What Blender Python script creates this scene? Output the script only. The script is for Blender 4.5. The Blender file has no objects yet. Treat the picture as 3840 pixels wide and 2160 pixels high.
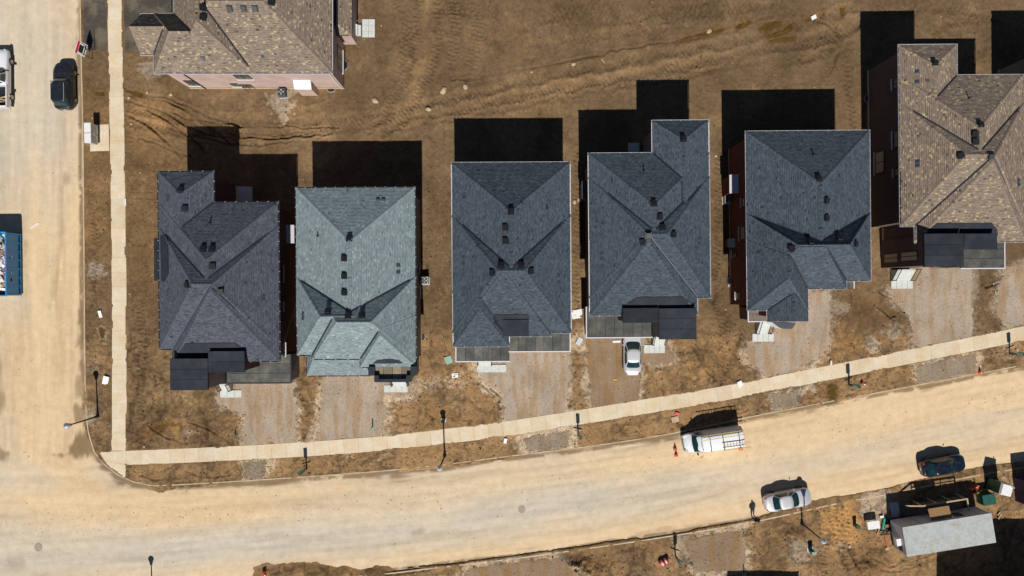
import bpy, bmesh, math, random
import numpy as np
from mathutils import Vector, Matrix
random.seed(7)
SC = bpy.context.scene
COL = SC.collection
R = math.radians

# ---------------------------------------------------------------- camera, sky, sun, exposure
CAMH = 70.0                      # drone height above the lots, lens 24 mm equivalent
cam_data = bpy.data.cameras.new("camera"); cam_data.sensor_width = 36.0; cam_data.lens = 24.0
cam_data.clip_start = 0.5; cam_data.clip_end = 2000.0
cam = bpy.data.objects.new("camera", cam_data); COL.objects.link(cam)
cam.location = (0, 0, CAMH); cam.rotation_euler = (0, 0, 0)
SC.camera = cam

SUN_EL, SUN_AZ = R(48.3), R(2.6)   # azimuth: degrees east of south
world = bpy.data.worlds.new("World"); SC.world = world; world.use_nodes = True
wn = world.node_tree; bg = wn.nodes["Background"]
sky = wn.nodes.new("ShaderNodeTexSky"); sky.sky_type = 'NISHITA'; sky.sun_disc = False
sky.sun_elevation = SUN_EL; sky.sun_rotation = math.pi - SUN_AZ
sky.altitude = 250; sky.air_density = 0.7; sky.dust_density = 0.2; sky.ozone_density = 1.0
wn.links.new(sky.outputs[0], bg.inputs[0]); bg.inputs[1].default_value = 0.05
sun_data = bpy.data.lights.new("sun", 'SUN'); sun_data.energy = 5.0; sun_data.angle = R(0.5)
sun_data.color = (1.0, 0.955, 0.88)
sun = bpy.data.objects.new("sun", sun_data); COL.objects.link(sun)
sun_dir = Vector((math.sin(SUN_AZ)*math.cos(SUN_EL), -math.cos(SUN_AZ)*math.cos(SUN_EL), math.sin(SUN_EL)))
sun.rotation_euler = sun_dir.to_track_quat('Z', 'Y').to_euler(); sun.location = sun_dir*150
SC.view_settings.view_transform = 'Standard'; SC.view_settings.look = 'None'
SC.view_settings.exposure = 0.0; SC.view_settings.gamma = 1.0
SC.view_settings.use_curve_mapping = False
SC.render.engine = 'CYCLES'
SC.cycles.max_bounces = 6; SC.cycles.diffuse_bounces = 2; SC.cycles.glossy_bounces = 2

# ---------------------------------------------------------------- survey: plan units -> metres
S = CAMH/2560.0                  # metres per plan unit on the ground
def P(px, py, z=0.0):
    k = S*(CAMH-z)/CAMH
    return Vector(((px-1920)*k, -(py-1080)*k, z))
def X(px, z=0.0): return (px-1920)*S*(CAMH-z)/CAMH
def Y(py, z=0.0): return -(py-1080)*S*(CAMH-z)/CAMH

# ---------------------------------------------------------------- object helpers
def link(o, parent=None):
    COL.objects.link(o)
    if parent is not None: o.parent = parent
    return o
def tag(o, label=None, cat=None, group=None, kind=None):
    if label: o["label"] = label
    if cat: o["category"] = cat
    if group: o["group"] = group
    if kind: o["kind"] = kind
    return o
def empty(name, loc=(0, 0, 0), rz=0.0, label=None, cat=None, group=None):
    o = bpy.data.objects.new(name, None); o.empty_display_size = 0.3
    o.location = loc; o.rotation_euler = (0, 0, rz); link(o)
    return tag(o, label, cat, group)
class MB:
    """collects polygons, builds one mesh object"""
    def __init__(s): s.v = []; s.f = []; s.m = []; s.t = []
    def poly(s, pts, mat=0, tone=0.5):
        n = len(s.v); s.v.extend([tuple(p) for p in pts]); s.f.append(list(range(n, n+len(pts)))); s.m.append(mat); s.t.append(tone)
    def mesh(s, verts, faces, mat=0, tone=0.5):
        n = len(s.v); s.v.extend([tuple(p) for p in verts])
        for f in faces: s.f.append([i+n for i in f]); s.m.append(mat); s.t.append(tone)
    def box(s, x0, x1, y0, y1, z0, z1, mat=0, tone=0.5, M=None):
        vs = [Vector((x, y, z)) for z in (z0, z1) for y in (y0, y1) for x in (x0, x1)]
        if M is not None: vs = [M @ v for v in vs]
        s.mesh(vs, [(0, 2, 3, 1), (4, 5, 7, 6), (0, 1, 5, 4), (2, 6, 7, 3), (0, 4, 6, 2), (1, 3, 7, 5)], mat, tone)
    def bar(s, a, b, w, h=None, mat=0, up=Vector((0, 0, 1)), tone=0.5):
        a = Vector(a); b = Vector(b); h = h or w; d = (b-a)
        if d.length < 1e-6: return
        d.normalize(); sd = d.cross(up)
        if sd.length < 1e-4: sd = d.cross(Vector((1, 0, 0)))
        sd.normalize(); u = sd.cross(d)
        vs = []
        for p in (a, b):
            for i, j in ((-1, -1), (1, -1), (1, 1), (-1, 1)): vs.append(p+sd*(i*w/2)+u*(j*h/2))
        s.mesh(vs, [(0, 1, 2, 3), (7, 6, 5, 4), (0, 4, 5, 1), (1, 5, 6, 2), (2, 6, 7, 3), (3, 7, 4, 0)], mat, tone)
    def tube(s, pts, rad, n=8, mat=0, cap=True):
        pts = [Vector(p) for p in pts]; rad = rad if isinstance(rad, (list, tuple)) else [rad]*len(pts)
        rings = []
        for i, p in enumerate(pts):
            d = (pts[min(i+1, len(pts)-1)]-pts[max(i-1, 0)]).normalized()
            a = d.cross(Vector((0, 0, 1)));
            if a.length < 1e-3: a = Vector((1, 0, 0))
            a.normalize(); b = d.cross(a)
            rings.append([p+(a*math.cos(2*math.pi*k/n)+b*math.sin(2*math.pi*k/n))*rad[i] for k in range(n)])
        vs = [v for r in rings for v in r]; fs = []
        for i in range(len(pts)-1):
            for k in range(n): fs.append((i*n+k, i*n+(k+1) % n, (i+1)*n+(k+1) % n, (i+1)*n+k))
        if cap: fs.append(tuple(range(n-1, -1, -1))); fs.append(tuple(range((len(pts)-1)*n, len(pts)*n)))
        s.mesh(vs, fs, mat)
    def lathe(s, c, prof, n=12, mat=0):
        c = Vector(c); vs = []; fs = []
        for r, z in prof:
            for k in range(n): vs.append(c+Vector((r*math.cos(2*math.pi*k/n), r*math.sin(2*math.pi*k/n), z)))
        for i in range(len(prof)-1):
            for k in range(n): fs.append((i*n+k, i*n+(k+1) % n, (i+1)*n+(k+1) % n, (i+1)*n+k))
        fs.append(tuple(range(n-1, -1, -1))); fs.append(tuple(range((len(prof)-1)*n, len(prof)*n)))
        s.mesh(vs, fs, mat)
    def build(s, name, mats, parent=None, smooth=False, tone=False, loc=None):
        me = bpy.data.meshes.new(name); me.from_pydata(s.v, [], s.f)
        for m in (mats if isinstance(mats, (list, tuple)) else [mats]): me.materials.append(m)
        if any(s.m): me.polygons.foreach_set("material_index", s.m)
        if tone:
            a = me.attributes.new("tone", 'FLOAT', 'FACE'); a.data.foreach_set("value", s.t)
        if smooth: me.polygons.foreach_set("use_smooth", [True]*len(s.f))
        me.update()
        o = bpy.data.objects.new(name, me); link(o, parent)
        if loc is not None: o.location = loc
        return o
def copy_tree(o, parent=None):
    c = o.copy(); COL.objects.link(c); c.parent = parent
    for ch in list(o.children): copy_tree(ch, c)
    return c

# ---------------------------------------------------------------- materials
def new_mat(name):
    m = bpy.data.materials.new(name); m.use_nodes = True
    return m, m.node_tree, m.node_tree.nodes["Principled BSDF"]
def rgba(c): return (c[0], c[1], c[2], 1.0)
def ramp(nt, fac, stops, interp='LINEAR'):
    r = nt.nodes.new("ShaderNodeValToRGB"); e = r.color_ramp.elements; r.color_ramp.interpolation = interp
    while len(e) < len(stops): e.new(0.5)
    for i, (p, c) in enumerate(stops): e[i].position = p; e[i].color = rgba(c) if not isinstance(c, float) else (c, c, c, 1)
    nt.links.new(fac, r.inputs[0]); return r.outputs[0]
def noise(nt, scale, detail=3.0, rough=0.55, vec=None, dist=0.0):
    n = nt.nodes.new("ShaderNodeTexNoise"); n.inputs["Scale"].default_value = scale
    n.inputs["Detail"].default_value = detail; n.inputs["Roughness"].default_value = rough; n.inputs["Distortion"].default_value = dist
    if vec is None:
        g = nt.nodes.new("ShaderNodeTexCoord"); vec = g.outputs["Object"]
    nt.links.new(vec, n.inputs["Vector"]); return n.outputs["Fac"]
def math_n(nt, op, a, b=None, clamp=False):
    n = nt.nodes.new("ShaderNodeMath"); n.operation = op; n.use_clamp = clamp
    for i, v in enumerate((a, b)):
        if v is None: continue
        if isinstance(v, (int, float)): n.inputs[i].default_value = v
        else: nt.links.new(v, n.inputs[i])
    return n.outputs[0]
def mix(nt, fac, a, b, mode='MIX'):
    n = nt.nodes.new("ShaderNodeMix"); n.data_type = 'RGBA'; n.blend_type = mode
    for s_, v in ((n.inputs[0], fac), (n.inputs[6], a), (n.inputs[7], b)):
        if isinstance(v, (int, float)): s_.default_value = v
        elif isinstance(v, tuple): s_.default_value = rgba(v)
        else: nt.links.new(v, s_)
    return n.outputs[2]
def bump(nt, bsdf, h, strength=0.4, dist=0.02):
    b = nt.nodes.new("ShaderNodeBump"); b.inputs["Strength"].default_value = strength; b.inputs["Distance"].default_value = dist
    nt.links.new(h, b.inputs["Height"]); nt.links.new(b.outputs[0], bsdf.inputs["Normal"])
def plain(name, c, rough=0.6, metal=0.0, var=0.18, scale=6.0, coat=0.0, bmp=0.0):
    m, nt, b = new_mat(name)
    n = noise(nt, scale, 4.0)
    lo = tuple(x*(1-var) for x in c); hi = tuple(min(1, x*(1+var)) for x in c)
    nt.links.new(ramp(nt, n, [(0.3, lo), (0.7, hi)]), b.inputs["Base Color"])
    b.inputs["Roughness"].default_value = rough; b.inputs["Metallic"].default_value = metal
    if coat: b.inputs["Coat Weight"].default_value = coat; b.inputs["Coat Roughness"].default_value = 0.08
    if bmp: bump(nt, b, noise(nt, scale*6, 3.0), bmp, 0.01)
    return m
def attr_fac(nt, name):
    a = nt.nodes.new("ShaderNodeAttribute"); a.attribute_name = name
    return a
def shingle_mat(name, stops, rough=0.9):
    m, nt, b = new_mat(name)
    t = attr_fac(nt, "tone").outputs["Fac"]
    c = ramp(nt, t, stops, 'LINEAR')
    n = noise(nt, 1.1, 3.0); n2 = noise(nt, 60.0, 2.0)
    c = mix(nt, 1.0, c, ramp(nt, n, [(0.25, (0.86, 0.86, 0.87)), (0.75, (1.1, 1.1, 1.09))]), 'MULTIPLY')
    c = mix(nt, 1.0, c, ramp(nt, n2, [(0.3, (0.8, 0.8, 0.8)), (0.7, (1.18, 1.18, 1.18))]), 'MULTIPLY')
    nt.links.new(c, b.inputs["Base Color"]); b.inputs["Roughness"].default_value = rough
    b.inputs["Specular IOR Level"].default_value = 0.25
    return m
def brick_mat(name, c1, c2, mortar):
    m, nt, b = new_mat(name)
    g = nt.nodes.new("ShaderNodeTexCoord"); sp = nt.nodes.new("ShaderNodeSeparateXYZ"); nt.links.new(g.outputs["Object"], sp.inputs[0])
    u = math_n(nt, 'ADD', sp.outputs[0], sp.outputs[1]); cb = nt.nodes.new("ShaderNodeCombineXYZ")
    nt.links.new(u, cb.inputs[0]); nt.links.new(sp.outputs[2], cb.inputs[1])
    br = nt.nodes.new("ShaderNodeTexBrick"); nt.links.new(cb.outputs[0], br.inputs["Vector"])
    br.inputs["Scale"].default_value = 1.0; br.inputs["Brick Width"].default_value = 0.25; br.inputs["Row Height"].default_value = 0.09
    br.inputs["Mortar Size"].default_value = 0.008; br.inputs["Color1"].default_value = rgba(c1)
    br.inputs["Color2"].default_value = rgba(c2); br.inputs["Mortar"].default_value = rgba(mortar)
    n = noise(nt, 0.8, 3.0)
    nt.links.new(mix(nt, 1.0, br.outputs["Color"], ramp(nt, n, [(0.3, (0.85, 0.85, 0.85)), (0.7, (1.1, 1.1, 1.1))]), 'MULTIPLY'), b.inputs["Base Color"])
    b.inputs["Roughness"].default_value = 0.9
    return m
def paint(name, c, rough=0.3, metal=0.0, coat=0.6):
    m, nt, b = new_mat(name)
    n = noise(nt, 3.0, 4.0)
    dusty = tuple(x*0.75+d*0.25 for x, d in zip(c, (0.35, 0.27, 0.18)))
    nt.links.new(mix(nt, ramp(nt, n, [(0.5, 0.0), (0.85, 0.5)]), c, dusty), b.inputs["Base Color"])
    b.inputs["Roughness"].default_value = rough; b.inputs["Metallic"].default_value = metal
    b.inputs["Coat Weight"].default_value = coat; b.inputs["Coat Roughness"].default_value = 0.06
    return m
def membrane(name, c, worn, amount):
    m, nt, b = new_mat(name)
    t = attr_fac(nt, "tone").outputs["Fac"]
    n = noise(nt, 0.9, 4.0, 0.6); n2 = noise(nt, 40.0, 2.0)
    base = mix(nt, ramp(nt, n, [(0.42, 0.0), (0.75, amount)]), c, worn)
    base = mix(nt, 1.0, base, ramp(nt, t, [(0.0, (0.75, 0.75, 0.75)), (1.0, (1.3, 1.3, 1.28))]), 'MULTIPLY')
    base = mix(nt, 1.0, base, ramp(nt, n2, [(0.3, (0.82, 0.82, 0.82)), (0.7, (1.15, 1.15, 1.15))]), 'MULTIPLY')
    nt.links.new(base, b.inputs["Base Color"]); b.inputs["Roughness"].default_value = 0.8
    b.inputs["Specular IOR Level"].default_value = 0.3
    return m
def glass(name, c=(0.01, 0.015, 0.018), rough=0.06):
    m, nt, b = new_mat(name)
    n = noise(nt, 1.5, 2.0)
    nt.links.new(ramp(nt, n, [(0.3, c), (0.7, tuple(x*1.8+0.004 for x in c))]), b.inputs["Base Color"])
    b.inputs["Roughness"].default_value = rough; b.inputs["Specular IOR Level"].default_value = 0.7
    return m
M = {}
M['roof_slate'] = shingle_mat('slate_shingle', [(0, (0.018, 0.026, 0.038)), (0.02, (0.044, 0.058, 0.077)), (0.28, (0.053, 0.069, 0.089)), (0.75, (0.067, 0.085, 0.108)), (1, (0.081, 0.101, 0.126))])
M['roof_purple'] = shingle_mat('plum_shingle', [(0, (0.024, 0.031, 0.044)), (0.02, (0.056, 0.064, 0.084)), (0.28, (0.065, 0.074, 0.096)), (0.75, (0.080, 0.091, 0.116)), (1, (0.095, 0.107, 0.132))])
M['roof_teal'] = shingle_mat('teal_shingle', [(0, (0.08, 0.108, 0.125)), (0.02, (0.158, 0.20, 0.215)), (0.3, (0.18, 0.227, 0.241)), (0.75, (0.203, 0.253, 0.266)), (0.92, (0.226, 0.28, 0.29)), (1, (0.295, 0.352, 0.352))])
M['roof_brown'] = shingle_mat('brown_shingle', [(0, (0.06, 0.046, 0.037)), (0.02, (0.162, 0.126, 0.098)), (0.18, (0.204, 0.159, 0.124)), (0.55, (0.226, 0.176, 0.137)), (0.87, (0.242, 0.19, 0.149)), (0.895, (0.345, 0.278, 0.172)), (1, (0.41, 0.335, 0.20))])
M['deck'] = plain('roof_underlay', (0.03, 0.03, 0.034), 0.9)
M['valley'] = plain('valley_metal', (0.012, 0.016, 0.024), 0.5, 0.0)
M['brick_red'] = brick_mat('red_brick', (0.20, 0.045, 0.03), (0.14, 0.03, 0.022), (0.12, 0.05, 0.04))
M['brick_dark'] = brick_mat('maroon_brick', (0.10, 0.03, 0.026), (0.07, 0.02, 0.018), (0.08, 0.035, 0.03))
M['brick_pink'] = brick_mat('pink_brick', (0.50, 0.36, 0.315), (0.44, 0.315, 0.28), (0.52, 0.42, 0.37))
M['brick_brown'] = brick_mat('brown_brick', (0.125, 0.088, 0.075), (0.088, 0.06, 0.055), (0.08, 0.06, 0.055))
M['brick_grey'] = brick_mat('grey_brick', (0.24, 0.215, 0.205), (0.19, 0.17, 0.165), (0.22, 0.20, 0.19))
M['brick_taupe'] = brick_mat('taupe_brick', (0.21, 0.185, 0.18), (0.17, 0.15, 0.145), (0.2, 0.18, 0.17))
M['footing'] = plain('concrete_footing', (0.55, 0.42, 0.27), 0.9)
M['white'] = plain('white_aluminium', (0.62, 0.61, 0.65), 0.4, 0.0, 0.05)
M['gutter_dark'] = plain('dark_aluminium', (0.035, 0.035, 0.045), 0.45)
M['black'] = plain('black_plastic', (0.012, 0.013, 0.016), 0.5)
M['darkblue'] = plain('dark_metal_coping', (0.012, 0.02, 0.03), 0.4)
M['ventgrey'] = plain('grey_vent_cap', (0.06, 0.075, 0.095), 0.5)
M['frame_dark'] = plain('black_window_frame', (0.015, 0.015, 0.018), 0.4)
M['glass'] = glass('window_glass', (0.05, 0.055, 0.05))
M['carglass'] = glass('car_glass', (0.004, 0.02, 0.024), 0.05)
M['interior'] = plain('pale_interior', (0.5, 0.42, 0.3), 0.8)
M['mem_black'] = membrane('black_membrane', (0.015, 0.020, 0.028), (0.036, 0.041, 0.05), 0.7)
M['mem_grey'] = membrane('weathered_membrane', (0.066, 0.069, 0.067), (0.16, 0.152, 0.128), 0.9)
M['mem_tan'] = membrane('dusty_membrane', (0.20, 0.165, 0.12), (0.32, 0.26, 0.18), 0.9)
M['concrete_new'] = plain('new_concrete', (0.54, 0.56, 0.54), 0.85, 0, 0.08, 3.0, bmp=0.2)
M['wood'] = plain('treated_lumber', (0.42, 0.31, 0.19), 0.8, 0, 0.25)
M['wood_grey'] = plain('weathered_lumber', (0.17, 0.135, 0.11), 0.85, 0, 0.25)
M['tyre'] = plain('tyre_rubber', (0.012, 0.012, 0.012), 0.85)
M['rim'] = plain('alloy_rim', (0.35, 0.35, 0.36), 0.35, 0.8)
M['red_lens'] = plain('red_lens', (0.35, 0.008, 0.01), 0.2, coat=0.5)
M['clear_lens'] = plain('clear_lens', (0.65, 0.66, 0.68), 0.15, coat=0.5)
M['orange'] = plain('orange_plastic', (0.75, 0.07, 0.02), 0.5)
M['stone'] = plain('pale_stone', (0.44, 0.34, 0.22), 0.9, 0, 0.3, 4.0)
M['green_box'] = plain('green_enamel', (0.012, 0.085, 0.062), 0.4)
M['green_pale'] = plain('pale_green_enamel', (0.19, 0.33, 0.28), 0.5)
M['teal_pipe'] = plain('teal_pvc', (0.01, 0.36, 0.30), 0.4)
M['pole'] = plain('dark_green_pole', (0.012, 0.02, 0.022), 0.45)
M['plastic_white'] = plain('white_plastic', (0.72, 0.72, 0.72), 0.5, 0, 0.08)
M['yellow'] = plain('yellow_fibreglass', (0.62, 0.45, 0.04), 0.5)
M['alu'] = plain('aluminium', (0.6, 0.61, 0.62), 0.35, 0.5, 0.08)
# ---------------------------------------------------------------- numeric noise and plan masks
_rng = np.random.default_rng(11)
_T = _rng.random((16, 256, 256))
def vnoise(x, y, k=0):
    t = _T[k % 16]; xi = np.floor(x).astype(np.int64); yi = np.floor(y).astype(np.int64)
    fx = x-xi; fy = y-yi; fx = fx*fx*(3-2*fx); fy = fy*fy*(3-2*fy)
    a = t[xi & 255, yi & 255]; b = t[(xi+1) & 255, yi & 255]; c = t[xi & 255, (yi+1) & 255]; d = t[(xi+1) & 255, (yi+1) & 255]
    return (a*(1-fx)+b*fx)*(1-fy)+(c*(1-fx)+d*fx)*fy
def fbm(x, y, f, octv=3, k=0):
    s = 0; a = 1.0; tot = 0
    for i in range(octv):
        s = s+a*vnoise(x*f+17.3*i, y*f+5.1*i, k+i); tot += a; a *= 0.5; f *= 2.03
    return s/tot
def sdf_poly(px, py, poly):
    """signed distance in plan units, positive inside"""
    d = np.full(px.shape, 1e18); ins = np.zeros(px.shape, bool); n = len(poly)
    for i in range(n):
        x1, y1 = poly[i]; x2, y2 = poly[(i+1) % n]; ex, ey = x2-x1, y2-y1
        L = ex*ex+ey*ey+1e-9; t = np.clip(((px-x1)*ex+(py-y1)*ey)/L, 0, 1)
        dx = px-x1-t*ex; dy = py-y1-t*ey; d = np.minimum(d, dx*dx+dy*dy)
        c = ((y1 > py) != (y2 > py)) & (px < (x2-x1)*(py-y1)/((y2-y1) if y2 != y1 else 1e-9)+x1)
        ins ^= c
    d = np.sqrt(d); return np.where(ins, d, -d)
def line_ds(px, py, pts):
    """distance to a polyline and arc length along it (plan units)"""
    best = np.full(px.shape, 1e18); s = np.zeros(px.shape); side = np.zeros(px.shape); acc = 0.0
    for (x1, y1), (x2, y2) in zip(pts[:-1], pts[1:]):
        ex, ey = x2-x1, y2-y1; L = math.hypot(ex, ey); t = np.clip(((px-x1)*ex+(py-y1)*ey)/(L*L), 0, 1)
        dx = px-x1-t*ex; dy = py-y1-t*ey; d = dx*dx+dy*dy; m = d < best
        best = np.where(m, d, best); s = np.where(m, acc+t*L, s); side = np.where(m, np.sign(ex*(py-y1)-ey*(px-x1)), side); acc += L
    return np.sqrt(best), s, side
def smooth(a, b, x):
    t = np.clip((x-a)/(b-a), 0, 1); return t*t*(3-2*t)
def spline(pts, step=40.0):
    """Catmull-Rom through plan points"""
    p = [pts[0]]+list(pts)+[pts[-1]]; out = []
    for i in range(1, len(p)-2):
        p0, p1, p2, p3 = (np.array(q, float) for q in p[i-1:i+3]); n = max(1, int(np.linalg.norm(p2-p1)/step))
        for k in range(n):
            t = k/n; out.append(tuple(0.5*((2*p1)+(-p0+p2)*t+(2*p0-5*p1+4*p2-p3)*t*t+(-p0+3*p1-3*p2+p3)*t**3)))
    out.append(tuple(pts[-1])); return out

# ---------------------------------------------------------------- plan of roads, walks and driveways
KERB_N = spline([(296, -700), (297, -200), (298, 0), (303, 250), (309, 540), (313, 1000), (316, 1350), (322, 1560), (334, 1640), (352, 1697), (395, 1748), (440, 1782), (500, 1809), (560, 1822), (640, 1822),
                 (960, 1803), (1360, 1775), (1640, 1748), (1920, 1712), (2230, 1674), (2531, 1626), (2880, 1553), (3400, 1455), (3840, 1371), (4400, 1262), (6000, 940)])
KERB_S = spline([(-2000, 2500), (0, 2292), (600, 2237), (960, 2193), (1444, 2149), (1593, 2131), (1920, 2093), (2250, 2047), (2516, 2007), (2822, 1955), (3141, 1885), (3316, 1853), (3663, 1780), (3840, 1750), (4400, 1642), (6000, 1330)])
ROAD = KERB_N + [(6000, 1330)] + KERB_S[::-1] + [(-2000, 1800), (-75, 1780), (-75, -700)]
WALK_W_E = [(457.5, -260), (458, 0), (463, 270), (468, 540), (472, 830), (476, 1100), (476.5, 1540), (473, 1690)]
WALK_W_W = [(402, -260), (402.5, 0), (408, 270), (413, 540), (417, 830), (420, 1100), (420.5, 1540), (417.5, 1690)]
WALK_S_N = [(473, 1690), (700, 1681), (960, 1668), (1190, 1654), (1426, 1636), (1594, 1617), (1760, 1597), (1920, 1576), (2190, 1534), (2341, 1509), (2665, 1456), (2880, 1415), (3100, 1372), (3316, 1328), (3588, 1274), (3840, 1222), (4300, 1128)]
WALK_S_S = [(473, 1744), (700, 1735), (960, 1722), (1190, 1709), (1426, 1691), (1594, 1673), (1760, 1654), (1920, 1633), (2190, 1590), (2341, 1565), (2665, 1512), (2880, 1470), (3100, 1427), (3316, 1383), (3588, 1329), (3840, 1277), (4300, 1183)]
def lerp_line(line, t, axis):
    a = np.array(line); return np.interp(t, a[:, axis], a[:, 1-axis])
CORNER = [(372, 1694), (417.5, 1690), (473, 1690), (473, 1744), (473, 1795), (455, 1783), (412, 1752), (384, 1722)]
WALKPOLY = WALK_W_W + CORNER[0:1] + [(384, 1722), (412, 1752), (455, 1783), (473, 1795)] + WALK_S_S + WALK_S_N[::-1] + WALK_W_E[::-1]
DRIVES = {  # gravel pads
 'first': [(885, 1425), (1110, 1425), (1118, 1540), (1112, 1665), (905, 1672), (915, 1560), (870, 1540), (820, 1520), (800, 1488), (822, 1462), (880, 1462)],
 'second': [(1203, 1395), (1440, 1395), (1545, 1440), (1543, 1478), (1440, 1490), (1452, 1545), (1432, 1645), (1190, 1660), (1200, 1540)],
 'third': [(1905, 1300), (2132, 1300), (2140, 1400), (2118, 1560), (1895, 1590), (1885, 1470), (1800, 1415), (1785, 1362), (1900, 1362)],
 'fourth': [(2196, 1245), (2405, 1245), (2415, 1320), (2495, 1300), (2532, 1330), (2530, 1365), (2480, 1372), (2412, 1362), (2400, 1430), (2398, 1508), (2215, 1538), (2205, 1400)],
 'fifth': [(2900, 1200), (2965, 1085), (3118, 1085), (3115, 1200), (3112, 1285), (3070, 1350), (2960, 1402), (2870, 1418), (2790, 1330), (2800, 1282), (2900, 1280)],
 'sixth': [(3325, 1080), (3400, 1060), (3420, 1000), (3645, 1000), (3648, 1160), (3652, 1268), (3430, 1310), (3408, 1180), (3345, 1120)],
 'seventh': [(3760, 1000), (3990, 960), (3990, 1190), (3770, 1238), (3738, 1180), (3745, 1060)],
 'boulevard_a': [(908, 1728), (1000, 1724), (990, 1795), (914, 1800)],
 'boulevard_b': [(1960, 1640), (2140, 1612), (2130, 1680), (2060, 1690), (1980, 1702)],
 'boulevard_c': [(2885, 1478), (3000, 1455), (2995, 1528), (2900, 1545)],
 'boulevard_d': [(3430, 1368), (3660, 1322), (3662, 1400), (3440, 1440)],
 'south': [(1760, 2128), (1930, 2105), (2110, 2085), (2200, 2180), (1700, 2200)],
 'south_b': [(2560, 2020), (2790, 1985), (2800, 2140), (2600, 2150)],
}
ASPHALT = {'boulevard': [(306, -300), (402, -300), (406, 188), (312, 188)], 'apron': [(460, -300), (660, -300), (660, 60), (545, 200), (462, 196)]}
PUDDLES = [
 ([(2526, 158), (2560, 143), (2620, 128), (2662, 108), (2700, 98), (2714, 104), (2698, 122), (2650, 140), (2590, 152), (2545, 161)], 'long ochre puddle in the ruts of the open upper lot'),
 ([(2758, 100), (2775, 88), (2805, 76), (2818, 82), (2800, 98), (2765, 108)], 'short ochre puddle right of the long one'),
 ([(2842, 106), (2880, 84), (2930, 78), (2932, 92), (2890, 112), (2850, 116)], 'narrow ochre puddle just above the rut bend at upper right'),
 ([(2880, 130), (2930, 116), (2970, 92), (2972, 106), (2920, 136), (2882, 142)], 'curved ochre puddle in a wheel rut at upper right'),
 ([(2885, 145), (2960, 132), (2984, 134), (2978, 146), (2900, 158), (2882, 156)], 'lowest ochre puddle in the upper right ruts'),
 ([(3012, 72), (3040, 60), (3060, 60), (3055, 72), (3025, 80)], 'small ochre puddle beside white litter at the top'),
 ([(3152, 22), (3164, 18), (3170, 45), (3162, 70), (3153, 66)], 'upright ochre puddle left of the big roof shadow'),
 ([(3082, 38), (3090, 36), (3093, 60), (3086, 64)], 'thin upright ochre puddle near the top edge'),
 ([(372, 1228), (386, 1225), (392, 1255), (386, 1272), (374, 1262)], 'small muddy puddle beside the crossing sidewalk'),
 ([(590, 1592), (605, 1588), (624, 1590), (618, 1615), (592, 1618), (575, 1610)], 'muddy puddle in front of the first slate roofed house'),
 ([(490, 345), (535, 352), (545, 362), (515, 362), (492, 356)], 'brown puddle in the churned dirt below the brown roofed house'),
 ([(355, 345), (385, 346), (392, 356), (365, 356)], 'brown puddle beside the parked dark car'),
 ([(3105, 1437), (3135, 1430), (3142, 1480), (3125, 1496), (3100, 1478)], 'stained puddle on the boulevard beside a green post'),
]
# ---------------------------------------------------------------- ground sheet
def axis(lo, hi, step, far):
    core = np.arange(lo, hi+1e-6, step); return np.concatenate([[lo-q for q in far[::-1]], core, [hi+q for q in far]])
FAR = [1.0, 3.0, 7.0, 15.0, 30.0, 60.0, 120.0, 260.0, 500.0]
gx = axis(-54.0, 54.0, 0.1, FAR); gy = axis(-31.0, 31.0, 0.1, FAR)
GX, GY = np.meshgrid(gx, gy); PX = GX/S+1920; PY = 1080-GY/S
warp = (fbm(GX, GY, 0.9, 3, 3)-0.5)
d_road = sdf_poly(PX, PY, ROAD)*S
d_walk = sdf_poly(PX, PY, WALKPOLY)*S
n_lo = fbm(GX, GY, 0.09, 3, 0)-0.5; n_mid = fbm(GX, GY, 0.55, 3, 2)-0.5; n_hi = fbm(GX, GY, 2.3, 3, 5)-0.5; n_vh = vnoise(GX*4.3, GY*4.3, 8)-0.5
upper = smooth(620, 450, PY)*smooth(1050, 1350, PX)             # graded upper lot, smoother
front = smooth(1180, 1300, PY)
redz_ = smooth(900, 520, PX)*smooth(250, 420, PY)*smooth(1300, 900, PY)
pale_front = front*(0.25+0.75*smooth(620, 980, PX))  # paler dry soil of the front yards, weaker towards the corner lot
boul = smooth(0.1, 0.5, -d_walk)*smooth(0.1, 0.5, -d_road)*(PY > lerp_line(WALK_S_S, PX, 0))*(PX > 480)*(PY < lerp_line([(q[0], q[1]) for q in KERB_N if q[0] > 560], PX, 0)+5)
rough = 0.75+0.6*front-0.2*upper+0.5*np.clip(n_lo*2.5, -0.4, 0.9)
ZG = n_lo*0.10+n_mid*0.07*rough+n_hi*0.055*rough+n_vh*0.02*rough
# crumbly ridged clods
rid = 1-np.abs(2*fbm(GX, GY, 1.1, 3, 9)-1)
ZG += np.clip(rid-0.82, 0, 1)*0.28*rough*smooth(0.45, 0.62, fbm(GX, GY, 0.16, 2, 12))
rid2 = 1-np.abs(2*fbm(GX, GY, 0.55, 4, 7)-1)
tone = n_mid*(0.30+0.2*front-0.18*upper)+n_hi*(0.28+0.25*front-0.10*upper)-0.34*smooth(0.86, 0.97, rid2)*(0.4+0.6*front)-0.20*smooth(0.56, 0.68, fbm(GX, GY, 0.22, 4, 1))*(0.35+0.65*front)+0.34*pale_front+0.12*boul+0.16*smooth(0.54, 0.66, fbm(GX, GY, 0.3, 4, 11)); wet = np.zeros_like(GX); ochre = np.zeros_like(GX); grav = np.zeros_like(GX)
crack = smooth(0.945, 0.99, 1-np.abs(2*fbm(GX+3*n_mid, GY*1.5+3*n_mid, 0.9, 3, 6)-1))*smooth(0.46, 0.6, fbm(GX, GY, 0.2, 2, 5))*(0.35+0.65*front+0.4*redz_)
ZG -= 0.07*crack; tone -= 0.30*crack
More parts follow.
